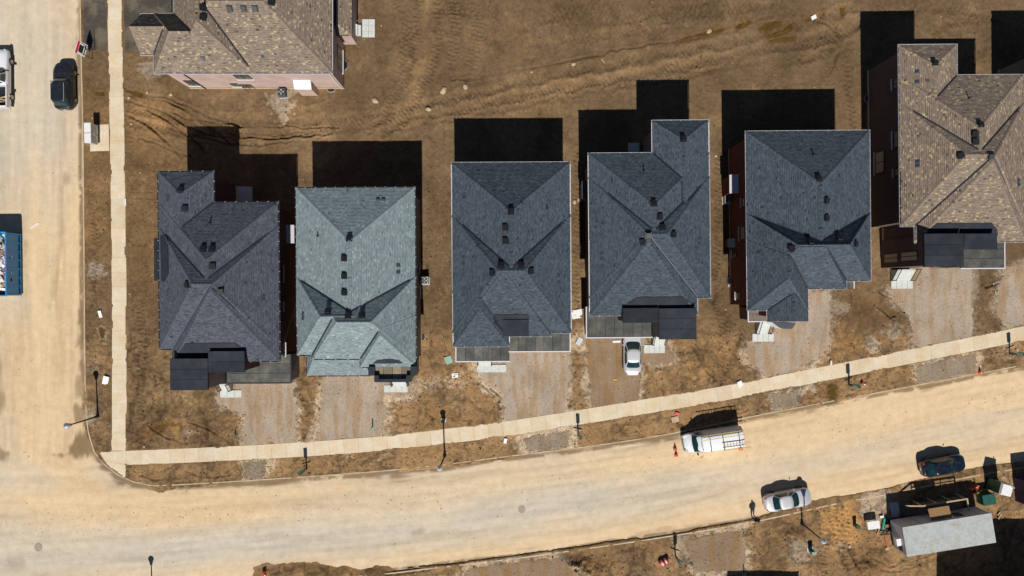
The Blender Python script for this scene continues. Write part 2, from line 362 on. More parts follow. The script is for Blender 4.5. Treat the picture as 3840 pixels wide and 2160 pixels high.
RUTS = [  # points, half width(px), depth m, lug pitch(m) or 0, tone
 ([(1564, -40), (1560, 120), (1545, 240), (1500, 335), (1440, 440), (1390, 500)], 13, .05, .42, -.10),
 ([(1642, -40), (1640, 120), (1631, 224), (1571, 354), (1519, 447), (1440, 500)], 13, .05, .42, -.06),
 ([(1600, -40), (1598, 120), (1588, 230), (1535, 340), (1480, 440)], 8, -.03, 0, .12),
 ([(1450, -20), (1520, 60), (1510, 220), (1490, 300)], 9, .03, .5, -.05),
 ([(470, 395), (640, 440), (900, 462), (1200, 455), (1450, 425), (1700, 370), (2000, 300), (2300, 240), (2600, 180), (2900, 120), (3200, 30)], 16, .06, .45, -.10),
 ([(470, 450), (640, 490), (900, 500), (1200, 485), (1480, 450), (1750, 400), (2050, 335), (2350, 285), (2650, 225), (2950, 165), (3250, 90)], 15, .055, .45, -.08),
 ([(1500, 480), (1800, 430), (2100, 365), (2400, 318), (2700, 258), (3000, 205)], 10, .03, .38, -.04),
 ([(1700, 305), (2000, 255), (2250, 205), (2450, 165), (2700, 108), (2900, 60)], 8, .05, 0, -.16),
 ([(2100, 30), (2350, 22), (2600, 35), (2850, 10)], 22, .03, .5, -.05),
 ([(2100, 70), (2300, 75), (2500, 60), (2800, 55)], 18, .03, .5, -.06),
 ([(1960, 110), (2100, 60), (2300, 48)], 14, .03, .5, -.06),
 ([(2420, 62), (2520, 30), (2640, 20)], 14, .03, .45, -.06),
 ([(2900, 180), (3050, 170), (3150, 130), (3220, 100)], 12, .05, .45, -.1),
 ([(2900, 240), (3040, 215), (3120, 180)], 12, .05, .45, -.1),
 ([(3020, 60), (3110, 95), (3150, 150), (3140, 220), (3090, 290)], 8, .04, 0, -.12),
 ([(3175, 240), (3185, 340), (3200, 480)], 10, .05, .5, -.08),
 ([(455, 338), (560, 352), (640, 372), (720, 405), (790, 440), (900, 470)], 9, .11, 0, -.22),
 ([(455, 372), (560, 398), (640, 435), (700, 470), (770, 505)], 8, .12, 0, -.22),
 ([(470, 432), (540, 462), (600, 508), (640, 545), (680, 590)], 8, .12, 0, -.24),
 ([(620, 380), (700, 410), (780, 470), (860, 540)], 7, .10, 0, -.2),
 ([(470, 508), (560, 532), (660, 570), (720, 595)], 7, .09, 0, -.18),
 ([(640, 480), (760, 520), (900, 545), (1100, 530)], 9, .07, 0, -.12),
 ([(850, 505), (1000, 520), (1150, 510), (1240, 495)], 8, .06, 0, -.12),
 ([(480, 715), (560, 718), (600, 708)], 5, .06, 0, -.15),
 ([(480, 738), (540, 742), (590, 748)], 5, .07, 0, -.15),
 ([(528, 1120), (530, 1300), (528, 1450), (535, 1560)], 12, .05, .4, -.1),
 ([(498, 1090), (500, 1300), (497, 1600)], 7, .04, 0, -.1),
 ([(300, 560), (315, 660), (345, 760), (356, 860), (362, 1000), (350, 1100)], 8, .05, .4, -.12),
 ([(318, 1000), (350, 1060), (365, 1130), (372, 1240)], 8, .05, 0, -.16),
 ([(1670, 1560), (1720, 1500), (1680, 1440), (1690, 1330), (1660, 1180)], 10, .05, 0, -.08),
 ([(1590, 1600), (1640, 1540), (1700, 1480)], 8, .05, 0, -.08),
 ([(2640, 1500), (2655, 1400), (2650, 1300), (2660, 1200), (2690, 1100)], 10, .06, 0, -.12),
 ([(2690, 1480), (2720, 1380), (2710, 1260), (2740, 1160)], 8, .05, .4, -.06),
 ([(2620, 1090), (2680, 1140), (2700, 1220)], 8, .04, .35, -.06),
 ([(3185, 1090), (3190, 1160), (3160, 1215), (3165, 1255), (3200, 1300)], 4, .09, 0, -.25),
 ([(3350, 1120), (3370, 1160), (3340, 1200)], 7, .1, 0, -.2),
 ([(3330, 1190), (3375, 1180), (3400, 1195)], 6, .1, 0, -.2),
 ([(3735, 1090), (3750, 1130), (3745, 1180), (3765, 1200)], 8, .12, 0, -.22),
 ([(3700, 1080), (3760, 1060), (3800, 1050)], 7, .1, 0, -.2),
 ([(3120, 1895), (3135, 1980), (3150, 2060), (3200, 2160)], 12, .08, .45, .02),
 ([(3165, 1900), (3175, 1990), (3195, 2070), (3250, 2160)], 12, .08, .45, .02),
 ([(3070, 1910), (3090, 2010), (3085, 2100), (3110, 2200)], 10, .07, .45, -.05),
 ([(3260, 2080), (3330, 2120), (3420, 2100), (3500, 2070)], 7, .08, 0, -.16),
 ([(3300, 2140), (3380, 2140), (3470, 2110)], 7, .08, 0, -.16),
 ([(1560, 590), (1650, 690), (1652, 820), (1660, 930), (1655, 1030)], 4, .03, 0, .12),
 ([(1625, 790), (1640, 860), (1640, 900)], 3, .02, 0, .14),
 ([(2160, 560), (2165, 800), (2160, 1000), (2170, 1200)], 9, .04, .45, -.06),
 ([(2700, 560), (2695, 700), (2690, 900), (2680, 1040)], 10, .05, .45, -.04),
 ([(1330, 360), (1180, 395), (1060, 405), (960, 425), (820, 420)], 8, -.05, 0, .15),
 ([(1605, -60), (1600, 140), (1560, 290), (1480, 420), (1400, 500)], 46, .02, 0, .15),
 ([(480, 420), (700, 470), (950, 480), (1200, 470), (1500, 430), (1800, 372), (2150, 300), (2500, 235), (2850, 160), (3200, 70)], 48, .03, 0, .14),
 ([(1650, 440), (1900, 380), (2200, 320), (2500, 270), (2750, 215)], 20, .02, .42, .06),
 ([(1500, 60), (1700, 40), (1900, 60)], 16, .02, .42, -.05), ([(1520, 130), (1720, 120), (1850, 150)], 16, .02, .42, -.05), ([(1700, 0), (1710, 120), (1690, 240)], 16, .02, .42, -.04), ([(1780, 0), (1790, 120), (1770, 260)], 16, .02, .42, -.04),
 ([(1900, 190), (2100, 150), (2300, 130), (2480, 100)], 16, .02, .42, .05), ([(3300, 60), (3500, 30), (3700, 60)], 14, .03, .42, -.06), ([(3560, 90), (3680, 75), (3800, 110)], 10, .03, .42, -.06),
 ([(640, 425), (760, 452), (900, 470), (1060, 476), (1260, 470)], 6, .10, 0, -.16), ([(700, 500), (820, 512), (1000, 520), (1180, 505)], 6, .09, 0, -.15), ([(560, 420), (640, 462), (720, 520), (760, 560)], 6, .12, 0, -.2), ([(500, 350), (620, 380), (720, 430), (800, 500)], 6, .11, 0, -.2),
 ([(1660, 1440), (1720, 1400), (1700, 1330), (1730, 1300)], 6, .08, 0, -.15), ([(1790, 1430), (1850, 1480), (1880, 1540)], 6, .12, 0, -.24), ([(1830, 1450), (1870, 1480), (1905, 1540)], 5, .12, 0, -.24), ([(2600, 1300), (2640, 1380), (2700, 1440), (2690, 1490)], 7, .08, 0, -.16), ([(2780, 1240), (2760, 1330), (2790, 1400)], 6, .08, 0, -.14),
 ([(3300, 1100), (3360, 1130), (3390, 1180)], 6, .11, 0, -.2), ([(3290, 1150), (3350, 1200), (3390, 1240)], 6, .11, 0, -.2), ([(2140, 1440), (2160, 1500), (2130, 1560)], 7, .1, 0, -.2), ([(1130, 1480), (1150, 1560), (1135, 1650)], 8, .08, .35, -.12), ([(1160, 1450), (1175, 1540), (1170, 1640)], 7, .07, 0, -.12),
 ([(700, 1580), (760, 1600), (830, 1640), (870, 1660)], 6, .1, 0, -.2), ([(560, 1600), (620, 1640), (700, 1660)], 6, .1, 0, -.22), ([(700, 1770), (780, 1790), (860, 1780)], 6, .08, 0, -.2), ([(520, 1780), (600, 1800), (680, 1790)], 6, .08, 0, -.2), ([(2600, 1600), (2700, 1560), (2800, 1540)], 5, .08, 0, -.2), ([(2860, 1545), (2960, 1500), (3050, 1490)], 5, .08, 0, -.18),
]
for pts, hw, dep, lug, tn in RUTS:
    if not lug and hw < 12: hw *= 0.62
    sp_ = spline(pts, 30.0); x0 = min(p[0] for p in sp_)-60; x1 = max(p[0] for p in sp_)+60; y0 = min(p[1] for p in sp_)-60; y1 = max(p[1] for p in sp_)+60
    c0, c1 = np.searchsorted(gx, ((x0-1920)*S, (x1-1920)*S)); r0, r1 = np.searchsorted(gy, (-(y1-1080)*S, -(y0-1080)*S))
    if c1-c0 < 2 or r1-r0 < 2: continue
    sl = (slice(r0, r1), slice(c0, c1))
    d, s_, sd = line_ds(PX[sl]+warp[sl]*26, PY[sl]+warp[sl]*26, sp_)
    w_ = np.exp(-(d/hw)**2); brk = (0.55 if lug else 0.35)+(0.45 if lug else 0.65)*smooth(0.35, 0.6, fbm(GX[sl], GY[sl], 0.35, 2, 13))
    dep *= 1.35; ZG[sl] -= dep*w_*brk
    ZG[sl] += abs(dep)*0.7*np.exp(-((d-hw*1.6)/(hw*0.6))**2)*brk
    tone[sl] += 1.5*tn*w_*brk
    if lug: ZG[sl] += 0.055*np.cos(2*math.pi*(s_*S/lug)+sd*1.2)*(d < hw*1.35)*brk
# colour zones of the soil
redz = smooth(900, 520, PX)*smooth(250, 420, PY)*smooth(1300, 900, PY)
ochre += 0.45*redz+0.18*front
MUD = [([(3060, 1905), (3190, 1900), (3235, 2010), (3190, 2050), (3120, 2030), (3075, 1960)], 1.0, 0), ([(540, 1590), (640, 1560), (660, 1610), (600, 1640), (520, 1640)], .7, .3), ([(700, 205), (470, 205), (470, 290), (575, 330)], .3, 0),
       ([(330, 2100), (300, 2160), (0, 2160), (0, 2110)], .2, 0), ([(1640, 1520), (1560, 1590), (1640, 1610), (1720, 1570)], .2, .4), ([(2760, 1300), (2560, 1350), (2560, 1460), (2760, 1420)], .35, 0),
       ([(3130, 1100), (3390, 1120), (3410, 1260), (3230, 1330), (3090, 1340)], .25, .25), ([(3240, 2010), (3340, 2050), (3330, 2160), (3200, 2160)], .1, .5), ([(2900, 1980), (3050, 1985), (3040, 2100), (2900, 2060)], .0, .45),
       ([(2050, 2110), (2250, 2085), (2290, 2160), (2030, 2160)], 0, .6), ([(960, 2130), (1180, 2120), (1560, 2150), (1560, 2200), (960, 2200)], 0.1, .35)]
for poly, oc, we in MUD:
    q = smooth(-14, 14, sdf_poly(PX, PY, poly)+n_hi*70+n_mid*40); ochre += oc*q; wet += we*q; tone += .28*oc*q*(oc > .9)
# brush and rubble mounds by the lower kerb, and the bank of mud that spills over it
for mx, my, mr, mh in ((2165, 2140, 95, .7), (1075, 2165, 75, .55), (1010, 2150, 40, .35), (1190, 2165, 45, .25), (1430, 2160, 80, .22), (2585, 2120, 45, .3), (3240, 2130, 60, .25), (2965, 2010, 60, .3), (1130, 1660, 1, 0)):
    r2 = ((PX-mx)/mr)**2+((PY-my)/(mr*0.62))**2; b_ = np.exp(-r2*1.2)*(0.75+1.6*n_hi+0.8*n_mid); ZG += mh*np.clip(b_, 0, 2); tone -= 0.12*np.exp(-r2)
SPILL = [(930, 2240), (945, 2128), (985, 2108), (1050, 2112), (1120, 2103), (1185, 2102), (1240, 2118), (1300, 2116), (1350, 2130), (1410, 2113), (1450, 2118), (1500, 2140), (1600, 2142), (1600, 2240)]
d_spill = sdf_poly(PX, PY, SPILL)*S+n_hi*0.35
# paving cuts
cover = 0.62*smooth(2820, 3000, PX)*smooth(1700, 1760, PY)+0.30*smooth(0.5, 0.62, fbm(GX, GY, 0.12, 2, 4))+0.5*smooth(520, 600, PX)*smooth(700, 560, PX)*(PY > 1700)
d_rc = d_road-cover+n_hi*0.22+n_mid*0.15*(cover > .2)
kerb_dip = smooth(-0.12, 0.12, d_rc)
in_road = np.where(d_spill > 0, kerb_dip*smooth(0.25, -0.05, d_spill)*1.0, kerb_dip)
near_edge = smooth(1.2, 0.1, np.abs(d_road))*(d_road < 0)
ZG = ZG*(1-0.55*near_edge)+near_edge*(0.02+n_hi*0.10)
lap = smooth(-0.10, 0.05, d_road)*(d_rc < 0.1); ZG = ZG*(1-lap)+lap*(0.05-0.24*np.clip(d_road, 0, .8)+n_hi*.05)
ZG = ZG*(1-in_road)+in_road*(-0.45)
spill_on = smooth(0, 0.5, d_spill)*(d_road > -0.1)
zsp = -0.13+0.20*smooth(0.0, 1.3, d_spill)+(n_hi*0.12+n_mid*0.1+0.05*np.clip(d_spill, 0, 1.5))*smooth(0.1, 1.0, d_spill)
ZG = np.where((d_spill > -0.25) & (d_road > -0.3), np.where(d_spill > 0, zsp, -0.13+d_spill*0.4), ZG)
creep = 0.10+0.75*np.clip(fbm(GX, GY, 0.5, 2, 6)-0.5, -0.2, 0.6)+n_hi*0.35
lipd = np.clip(d_walk-creep*0.5, -9, 9)
nw = smooth(0.7, 0.0, np.abs(d_walk))*(d_walk < 0); ZG = ZG*(1-0.7*nw)+nw*(0.035+n_hi*0.04)
ZG = np.where(d_walk > -0.05, np.minimum(np.where(lipd < 0, 0.06+n_hi*0.03, ZG), 0.055-0.8*np.clip(lipd, 0, 1)), ZG)
SLABS_HOLE = [(378, 478, 412, 566)]
grav += np.clip(fbm(GX, GY, 0.3, 3, 14)-0.60, 0, 1)*2.6*front
for cx_, cy_, cr_ in ((3270, 1285, 42), (3165, 1155, 30), (3350, 1250, 40), (2420, 1105, 1), (2160, 1180, 22), (2185, 1285, 30), (2162, 1275, 26), (360, 1010, 36), (385, 1250, 30), (560, 255, 45), (1060, 385, 60), (3300, 1890, 70), (3000, 2070, 60), (2200, 1440, 25), (1090, 2000, 1), (3030, 1450, 30), (2100, 1660, 50)):
    grav += 0.9*smooth(1.25, 0.5, np.sqrt((PX-cx_)**2+(PY-cy_)**2)/cr_+n_hi*1.6+n_mid)
for po_ in DRIVES.values():
    xs_ = [p[0] for p in po_]; ys_ = [p[1] for p in po_]; c0, c1 = np.searchsorted(gx, ((min(xs_)-90-1920)*S, (max(xs_)+90-1920)*S)); r0, r1 = np.searchsorted(gy, (-(max(ys_)+90-1080)*S, -(min(ys_)-90-1080)*S)); sl = (slice(r0, r1), slice(c0, c1))
    if c1-c0 > 2 and r1-r0 > 2: grav[sl] += 0.75*smooth(-1.3, 0.15, sdf_poly(PX[sl], PY[sl], po_)*S+n_mid[sl]*1.5)
def ground_z(px, py):
    x = (px-1920)*S; y = -(py-1080)*S; i = int(np.clip(np.searchsorted(gx, x), 0, len(gx)-1)); j = int(np.clip(np.searchsorted(gy, y), 0, len(gy)-1)); return float(ZG[j, i])
for poly, _ in PUDDLES:
    q = sdf_poly(PX, PY, poly); ZG -= 0.10*smooth(-8, 8, q); wet += 0.8*smooth(-16, 0, q+n_hi*20); ochre += 0.4*smooth(-20, 0, q)
def grid_mesh(name, xs, ys, Z, keep=None, attrs=None, mat=None, parent=None):
    ny, nx = Z.shape; GXX, GYY = np.meshgrid(xs, ys)
    co = np.stack([GXX, GYY, Z], -1).reshape(-1, 3).astype(np.float32)
    idx = np.arange(ny*nx).reshape(ny, nx)
    q = np.stack([idx[:-1, :-1], idx[:-1, 1:], idx[1:, 1:], idx[1:, :-1]], -1).reshape(-1, 4)
    if keep is not None:
        kq = (keep[:-1, :-1] | keep[:-1, 1:] | keep[1:, 1:] | keep[1:, :-1]).reshape(-1); q = q[kq]
        used = np.unique(q); remap = np.full(ny*nx, -1, np.int64); remap[used] = np.arange(len(used)); q = remap[q]; co = co[used]
    else: used = np.arange(ny*nx)
    me = bpy.data.meshes.new(name); me.vertices.add(len(co)); me.vertices.foreach_set("co", co.ravel())
    me.loops.add(q.size); me.loops.foreach_set("vertex_index", q.ravel().astype(np.int32))
    me.polygons.add(len(q)); me.polygons.foreach_set("loop_start", np.arange(0, q.size, 4, dtype=np.int32))
    me.polygons.foreach_set("use_smooth", np.ones(len(q), bool))
    me.update(calc_edges=True)
    if attrs is not None:
        a = me.color_attributes.new("mask", 'FLOAT_COLOR', 'POINT')
        a.data.foreach_set("color", np.stack([c.reshape(-1)[used] for c in attrs], -1).astype(np.float32).ravel())
    me.materials.append(mat); o = bpy.data.objects.new(name, me); return link(o, parent)
def soil_mat():
    m, nt, b = new_mat('soil'); a = attr_fac(nt, "mask"); sp = nt.nodes.new("ShaderNodeSeparateColor"); nt.links.new(a.outputs["Color"], sp.inputs[0])
    ton, we, oc = sp.outputs[0], sp.outputs[1], sp.outputs[2]; gr = a.outputs["Alpha"]
    n1 = noise(nt, 0.22, 4.0, 0.6); n2 = noise(nt, 2.6, 5.0, 0.65); n3 = noise(nt, 16.0, 3.0, 0.7); n4 = noise(nt, 55.0, 2.0, 0.7)
    c = ramp(nt, n1, [(0.3, (0.118, 0.076, 0.040)), (0.5, (0.152, 0.099, 0.053)), (0.7, (0.19, 0.127, 0.071))])
    c = mix(nt, math_n(nt, 'MULTIPLY', oc, 0.8, True), c, (0.25, 0.142, 0.055))
    sand = mix(nt, n3, (0.26, 0.205, 0.145), (0.36, 0.30, 0.23)); gf = math_n(nt, 'ADD', gr, math_n(nt, 'MULTIPLY', math_n(nt, 'SUBTRACT', math_n(nt, 'ADD', n3, n2), 1.0), 1.3)); gf = math_n(nt, 'MULTIPLY', math_n(nt, 'SUBTRACT', gf, 0.38), 2.2, True); c = mix(nt, math_n(nt, 'MULTIPLY', gf, 0.8), c, sand)
    c = mix(nt, 1.0, c, ramp(nt, n2, [(0.25, (0.72, 0.70, 0.68)), (0.5, (1, 1, 1)), (0.76, (1.28, 1.28, 1.28))]), 'MULTIPLY')
    c = mix(nt, 1.0, c, ramp(nt, n3, [(0.25, (0.68, 0.67, 0.66)), (0.5, (1, 1, 1)), (0.75, (1.36, 1.36, 1.35))]), 'MULTIPLY')
    c = mix(nt, 1.0, c, ramp(nt, n4, [(0.3, (0.8, 0.8, 0.8)), (0.7, (1.2, 1.2, 1.2))]), 'MULTIPLY')
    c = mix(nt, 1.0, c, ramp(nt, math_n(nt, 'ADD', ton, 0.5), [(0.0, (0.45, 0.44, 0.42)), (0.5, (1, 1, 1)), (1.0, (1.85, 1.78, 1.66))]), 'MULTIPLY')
    c = mix(nt, math_n(nt, 'MULTIPLY', we, 0.75, True), c, mix(nt, 1.0, c, (0.48, 0.42, 0.34), 'MULTIPLY'))
    nt.links.new(c, b.inputs["Base Color"]); b.inputs["Roughness"].default_value = 0.95; b.inputs["Specular IOR Level"].default_value = 0.15
    bump(nt, b, math_n(nt, 'ADD', n3, math_n(nt, 'MULTIPLY', n4, 0.5)), 0.6, 0.04)
    return m
M['soil'] = soil_mat()
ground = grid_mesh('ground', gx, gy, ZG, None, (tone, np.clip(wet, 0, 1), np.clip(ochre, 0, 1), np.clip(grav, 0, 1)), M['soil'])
tag(ground, kind='structure')

# ---------------------------------------------------------------- dusty roads
def road_mat():
    m, nt, b = new_mat('dusty_asphalt'); a = attr_fac(nt, "mask"); sp = nt.nodes.new("ShaderNodeSeparateColor"); nt.links.new(a.outputs["Color"], sp.inputs[0])
    tan, dirt, ton = sp.outputs[0], sp.outputs[1], sp.outputs[2]
    n1 = noise(nt, 1.2, 5.0, 0.65); n2 = noise(nt, 9.0, 4.0, 0.65); n3 = noise(nt, 45.0, 2.0, 0.7)
    c = mix(nt, tan, (0.54, 0.49, 0.41), (0.645, 0.487, 0.305))
    c = mix(nt, 1.0, c, ramp(nt, n1, [(0.3, (0.9, 0.89, 0.87)), (0.7, (1.07, 1.08, 1.09))]), 'MULTIPLY')
    c = mix(nt, 1.0, c, ramp(nt, n2, [(0.3, (0.93, 0.92, 0.9)), (0.7, (1.06, 1.06, 1.07))]), 'MULTIPLY')
    c = mix(nt, 1.0, c, ramp(nt, n3, [(0.3, (0.93, 0.93, 0.93)), (0.7, (1.06, 1.06, 1.06))]), 'MULTIPLY')
    c = mix(nt, 1.0, c, ramp(nt, ton, [(0.0, (0.6, 0.56, 0.5)), (0.5, (1, 1, 1)), (1.0, (1.25, 1.25, 1.25))]), 'MULTIPLY')
    c = mix(nt, dirt, c, mix(nt, n2, (0.10, 0.062, 0.032), (0.24, 0.155, 0.075)))
    nt.links.new(c, b.inputs["Base Color"]); b.inputs["Roughness"].default_value = 0.92; b.inputs["Specular IOR Level"].default_value = 0.2
    bump(nt, b, n3, 0.25, 0.01); return m
M['road'] = road_mat()
rx = axis(-54.0, 54.0, 0.125, FAR[:7]); ry = axis(-31.0, 31.0, 0.125, FAR[:7])
RX, RY = np.meshgrid(rx, ry); RPX = RX/S+1920; RPY = 1080-RY/S
dR = sdf_poly(RPX, RPY, ROAD)*S
aN = np.array(KERB_N); aS = np.array(KERB_S); mN = aN[:, 0] > 560
yN = np.interp(RPX, aN[mN][:, 0], aN[mN][:, 1]); yS = np.interp(RPX, aS[:, 0], aS[:, 1]); tt = (RPY-yN)/(yS-yN)
west = smooth(1800, 1690, RPY)*smooth(420, 330, RPX)
lon = np.where(west > 0.5, RPY, RPX)*S; lat = np.where(west > 0.5, RPX*S, tt*10)
stretch = fbm(lon*0.05, lat*0.9, 1.0, 4, 1)-0.5; stretch2 = fbm(lon*0.22, lat*2.6, 1.0, 3, 4)-0.5
blot = fbm(RX, RY, 0.25, 3, 7)-0.5
def gauss(x, c, w): return np.exp(-((x-c)/w)**2)
tan_s = 0.12+0.8*gauss(tt, 0.16, 0.24)+0.72*gauss(tt, 0.92, 0.22)+0.42*smooth(1900, 3200, RPX)
tan_w = 0.35+0.6*smooth(450, 950, RPY)+0.25*gauss(RPX, 250, 45)
# the turning arc of tracked mud at the corner
dA, sA, _ = line_ds(RPX, RPY, spline([(90, 1300), (150, 1600), (260, 1780), (420, 1880), (700, 1920), (1100, 1900)]))
tan_ = west*tan_w+(1-west)*tan_s+0.55*np.exp(-(dA/75)**2)*smooth(1500, 500, RPX)+stretch*0.65+blot*0.4
tn_ = 0.5+stretch2*0.36+stretch*0.25+blot*0.12
# wheel streaks
for pts, w_, a_ in (([(1920, 2010), (2400, 1960), (2900, 1860), (3500, 1720), (3840, 1640)], 5, -.10), ([(2250, 1890), (2700, 1800), (3100, 1700), (3840, 1560)], 5, -.07), ([(2100, 2000), (2600, 1880), (2880, 1780)], 4, -.07),
                    ([(228, 700), (232, 880), (215, 1000), (190, 1150)], 13, -.20), ([(222, 1240), (230, 1330), (226, 1440)], 9, -.16), ([(140, 0), (142, 300), (138, 560)], 30, .05), ([(130, 560), (140, 900), (120, 1200)], 30, .05),
                    ([(960, 1850), (1500, 1835), (2000, 1780), (2500, 1700)], 8, .06), ([(105, 1725), (160, 1830), (200, 1900)], 6, -.06), ([(208, 2058), (250, 2080), (290, 2086)], 3, -.12)):
    d, s_, _ = line_ds(RPX+stretch2*30, RPY+blot*30, spline(pts)); tn_ += a_*np.exp(-(d/w_)**2)
dirt_ = 0.85*smooth(0.75, 0.05, dR+blot*1.3+stretch2*1.2)*smooth(0.3, 0.62, fbm(RX, RY, 0.7, 3, 10)+0.28*smooth(0.5, 0.1, dR))
dirt_ *= np.where((RPY > 1900) & (RPX > 1560), 0.6, 1.0)
dirt_ = np.maximum(dirt_, 0.8*smooth(0.30, 0.10, np.abs(dR-0.24)+stretch2*0.25)*smooth(0.40, 0.55, fbm(RX, RY, 1.3, 3, 15)+0.06))
for poly, a_ in (([(236, 1668), (262, 1650), (330, 1600), (350, 1690), (335, 1712), (235, 1720), (160, 1712), (165, 1700), (240, 1695)], 0.85), ([(-10, 1180), (10, 1300), (14, 1500), (2, 1560), (-20, 1560)], .6), ([(-10, 1670), (30, 1700), (12, 1728), (-10, 1728)], .7),
                 ([(282, 1210), (312, 1180), (318, 1300), (285, 1300)], .75), ([(290, 1410), (318, 1390), (318, 1480), (296, 1480)], .6), ([(285, 1530), (318, 1540), (318, 1570), (290, 1570)], .7), ([(20, 2085), (85, 2085), (95, 2130), (40, 2145), (10, 2130)], .25),
                 ([(85, 1925), (100, 1930), (98, 1955), (88, 1945)], .35), ([(238, 662), (258, 658), (256, 672), (242, 676)], .4), ([(1545, 1995), (1580, 1988), (1585, 2005), (1550, 2012)], .35),
                 ([(82, 895), (108, 890), (105, 940), (85, 990), (80, 950)], .5)):
    dirt_ = np.maximum(dirt_, a_*smooth(-10, 12, sdf_poly(RPX, RPY, poly)+blot*60+stretch2*30))
# clods and flecks dropped by trucks, denser in lanes
fle = vnoise(RX*5.1, RY*5.1, 2); lane = np.clip(0.10+0.9*gauss(tt, 0.30, 0.10)*(1-west)+0.3*gauss(tt, 0.55, 0.1)+0.25*np.exp(-(dA/60)**2)+0.35*west*gauss(RPX, 105, 40)*smooth(700, 900, RPY)+0.9*(gauss(RPX, 3068+(RPY-1760)*.1, 9)+gauss(RPX, 3122, 9))*smooth(1700, 1860, RPY)*smooth(1960, 1880, RPY), 0, 1)
dirt_ = np.maximum(dirt_, 0.8*smooth(0.955, 0.99, fle+0.03*lane-0.02)*smooth(0.1, 0.4, lane+blot*0.6))
crown = -0.12+0.0*dR
ZR = crown+stretch2*0.012
road = grid_mesh('road', rx, ry, ZR, dR > -0.4, (np.clip(tan_, 0, 1), np.clip(dirt_, 0, 1), np.clip(tn_, 0, 1), np.ones_like(ZR)), M['road']); tag(road, kind='structure')

# ---------------------------------------------------------------- kerbs: barrier kerb with gutter pan
def dusty_concrete(name, c, dust, amt, scale=0.7):
    m, nt, b = new_mat(name); n1 = noise(nt, scale, 5.0, 0.62); n2 = noise(nt, 8.0, 4.0, 0.65); n3 = noise(nt, 50.0, 2.0)
    oi = nt.nodes.new("ShaderNodeObjectInfo")
    k = mix(nt, ramp(nt, n1, [(0.38, 0.0), (0.68, amt)]), c, dust)
    k = mix(nt, 1.0, k, ramp(nt, oi.outputs["Random"], [(0.0, (0.94, 0.935, 0.925)), (1.0, (1.04, 1.045, 1.05))]), 'MULTIPLY')
    k = mix(nt, 1.0, k, ramp(nt, n2, [(0.3, (0.9, 0.9, 0.88)), (0.7, (1.07, 1.07, 1.08))]), 'MULTIPLY')
    k = mix(nt, 1.0, k, ramp(nt, n3, [(0.3, (0.94, 0.94, 0.94)), (0.7, (1.05, 1.05, 1.05))]), 'MULTIPLY')
    nt.links.new(k, b.inputs["Base Color"]); b.inputs["Roughness"].default_value = 0.9; b.inputs["Specular IOR Level"].default_value = 0.2
    bump(nt, b, n3, 0.2, 0.01); return m
M['walk'] = dusty_concrete('sidewalk_concrete', (0.66, 0.575, 0.44), (0.60, 0.455, 0.285), 0.9)
M['kerb'] = dusty_concrete('kerb_concrete', (0.56, 0.46, 0.32), (0.38, 0.27, 0.16), 0.9)
def kerb(name, line, sgn):
    mb = MB(); pts = [Vector((P(*p).x, P(*p).y, 0)) for p in line]; prof = [(-0.14, -0.1), (-0.14, 0.035), (-0.02, 0.04), (0.015, -0.11), (0.015, -0.2)]; rings = []
    for i, p in enumerate(pts):
        d = (pts[min(i+1, len(pts)-1)]-pts[max(i-1, 0)]).normalized(); nrm = Vector((-d.y, d.x, 0))*sgn
        rings.append([p+nrm*o+Vector((0, 0, z)) for o, z in prof])
    n = len(prof); vs = [v for r in rings for v in r]; fs = []
    for i in range(len(pts)-1):
        for k in range(n-1): fs.append((i*n+k, i*n+k+1, (i+1)*n+k+1, (i+1)*n+k))
    mb.mesh(vs, fs); o = mb.build(name, M['kerb']); tag(o, kind='structure'); return o
kerb('kerb', [p for p in KERB_N if p[1] > -400 and p[0] < 4300], -1)
kerb('kerb', [p for p in KERB_S if -400 < p[0] < 4300], 1)

# ---------------------------------------------------------------- sidewalks: one bay of concrete after another
def slab_mesh(c):
    """c: four plan corners in order -> bevelled bay 0.15 m thick, top at 5 cm"""
    g = 0.004; pts = [P(*q) for q in c]; ctr = sum(pts, Vector())/4
    mb = MB(); inner = []
    top = [ctr+(p-ctr)*(1-0.016/((p-ctr).length))for p in pts]; rim = [ctr+(p-ctr)*(1-g/((p-ctr).length)) for p in pts]
    t = [Vector((p.x, p.y, 0.05)) for p in top]; r = [Vector((p.x, p.y, 0.040)) for p in rim]; b = [Vector((p.x, p.y, -0.1)) for p in rim]
    mb.poly(t)
    for i in range(4):
        j = (i+1) % 4; mb.poly([r[i], r[j], t[j], t[i]]); mb.poly([b[i], b[j], r[j], r[i]])
    return mb
sw = empty('sidewalk'); tag(sw, kind='structure')
y = -240.0; k = 0
while y < 1690:
    y2 = min(y+54.8, 1690.0)
    if 1690-y2 < 20: y2 = 1690.0
    c = [(lerp_line(WALK_W_W, y2, 1), y2), (lerp_line(WALK_W_E, y2, 1), y2), (lerp_line(WALK_W_E, y, 1), y), (lerp_line(WALK_W_W, y, 1), y)]
    slab_mesh(c).build('slab', M['walk'], sw); y = y2
sw2 = empty('sidewalk'); tag(sw2, kind='structure')
slab_mesh([(384, 1722), (473, 1744), (473, 1690), (372, 1694)]).build('slab', M['walk'], sw2)
slab_mesh([(412, 1752), (473, 1795), (473, 1744), (384, 1722)]).build('slab', M['walk'], sw2)
x = 473.0
